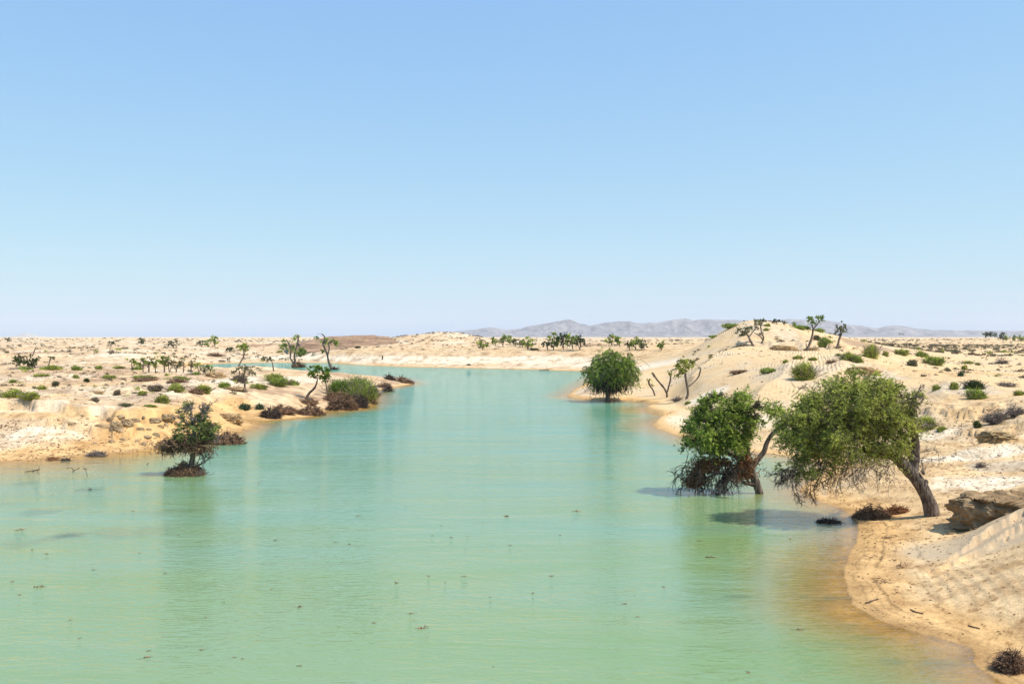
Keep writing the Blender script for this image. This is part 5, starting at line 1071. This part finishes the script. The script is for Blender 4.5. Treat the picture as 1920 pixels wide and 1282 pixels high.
# ------------------------------------------------------------------ scrub on the far plains
def tuft(ww, hh, n_, mat, nm='scrub_bush'):
    return dome_leaves(nm, ww / 2, ww / 2, hh, n_, ww * 0.26, ww * 0.13, mat, lumps=3)
tufts = [tuft(1.5, 0.7, 60, m) for m in (G_grey, G_olive, G_dry, G_dry, G_scrub, G_scrub)]
def far_ok(px, Y):
    x, y = at(px, Y); r = int(np.searchsorted(GY, Y)); c = col_of(px)
    return SD[r, c] > 6
cand = []
def spread(n_, px0, px1, y0, y1, prob=lambda px, Y: 1.0, smin=0.6, smax=1.3):
    m = 0; tries = 0
    while m < n_ and tries < n_ * 20:
        tries += 1; px = rng.uniform(px0, px1); Y = 1 / rng.uniform(1 / y1, 1 / y0) if y1 / y0 > 1.5 else rng.uniform(y0, y1)
        if not far_ok(px, Y) or rng.random() > prob(px, Y): continue
        cand.append((px, Y, rng.uniform(smin, smax))); m += 1
spread(800, 1640, 1990, 190, 620, smin=0.25, smax=1.1)
spread(110, 720, 905, 380, 440, smin=0.35, smax=1.0)
spread(300, 560, 1300, 330, 700, smin=0.4, smax=1.1)
spread(520, -80, 600, 260, 900, smin=0.4, smax=1.3)
spread(200, -80, 480, 88, 300, smin=0.22, smax=0.7)
spread(90, 1290, 1640, 150, 205, lambda px, Y: 0.6, smin=0.3, smax=0.8)
spread(60, 1680, 1960, 95, 200, smin=0.25, smax=0.6)
spread(900, -80, 1990, 600, 1600, smin=0.8, smax=1.9)
cand.sort(key=lambda c: c[1] / c[2])
for i, (px, Y, q) in enumerate(cand[:290]):
    x, y = at(px, Y); lft, rgt, hill_ = px < 600, px > 1640, 1290 < px < 1640
    lab, grp = (('small scrub bush dotted over the left sandy plain', 'scrub bushes on the left plain') if lft else ('small scrub bush dotted over the right sandy plain', 'scrub bushes on the right plain') if rgt else
                ('small scrub bush on the dune hill flank', 'scrub bushes on the dune hill') if hill_ else ('small scrub bush on the sand beyond the far bank', 'scrub bushes beyond the far bank'))
    o = link('scrub_bush', tufts[int(rng.integers(6))], None, (x, y, gz_xy(x, y) - 0.05), label=lab, category='scrub bush', group=grp)
    o.scale = (q * rng.uniform(0.8, 1.5), q, q * rng.uniform(0.6, 1.1)); o.rotation_euler[2] = rng.random() * 6.28
# the rest of the scrub as one mass
a = Acc(); rest = cand[290:]
for (px, Y, q) in rest:
    x, y = at(px, Y); z = gz_xy(x, y); n_ = 14; d = rng.normal(0, 1, (n_, 3)); d /= np.linalg.norm(d, axis=1)[:, None]; d[:, 2] = np.abs(d[:, 2])
    a.leaves(np.array((x, y, z)) + d * np.array((0.65, 0.65, 0.42)) * q, 0.6 * q, 0.36 * q, 0, rng.uniform(0.1, 0.9))
link('distant_scrub', a.mesh('distant_scrub', foliage_mat('leaf_far_scrub', (0.11, 0.10, 0.065), (0.28, 0.24, 0.16))), kind='stuff')
# litter of twigs and clods on the sand
a = Acc(); m = 0
L0 = []; L1 = []; RR = []
for _ in range(16000):
    if rng.random() < 0.5: px, Y = rng.uniform(-60, 480), (rng.uniform(62, 150) if rng.random() < 0.5 else rng.uniform(63, 74))
    elif rng.random() < 0.6: px, Y = rng.uniform(1560, 1990), rng.uniform(26, 70)
    else: px, Y = rng.uniform(1250, 1980), rng.uniform(60, 150)
    r = int(np.searchsorted(GY, Y)); c = col_of(px)
    if SD[r, c] < 0.15 or rng.random() > 0.25 + 0.9 * max(0, nB[r, c] + 0.1 + 0.5 * nC[r, c]): continue
    x, y = at(px, Y); z = ZZ[r, c]; z = gz_xy(x, y); q = rng.uniform(0.5, 1.4) * (0.0008 * Y + 0.010)
    p = np.array((x, y, z + 0.3 * q)); d = rng.normal(0, 1, 3) * (1, 0.8, 0.12)
    L0.append(p); L1.append(p + d * q * 1.5); RR.append(q * 0.42)
L0, L1, RR = np.array(L0), np.array(L1), np.array(RR)
a.sticks(L0, L1, RR, RR * 0.5, rng.random(len(L0)))
link('twig_litter', a.mesh('twig_litter', M_mud), kind='stuff')
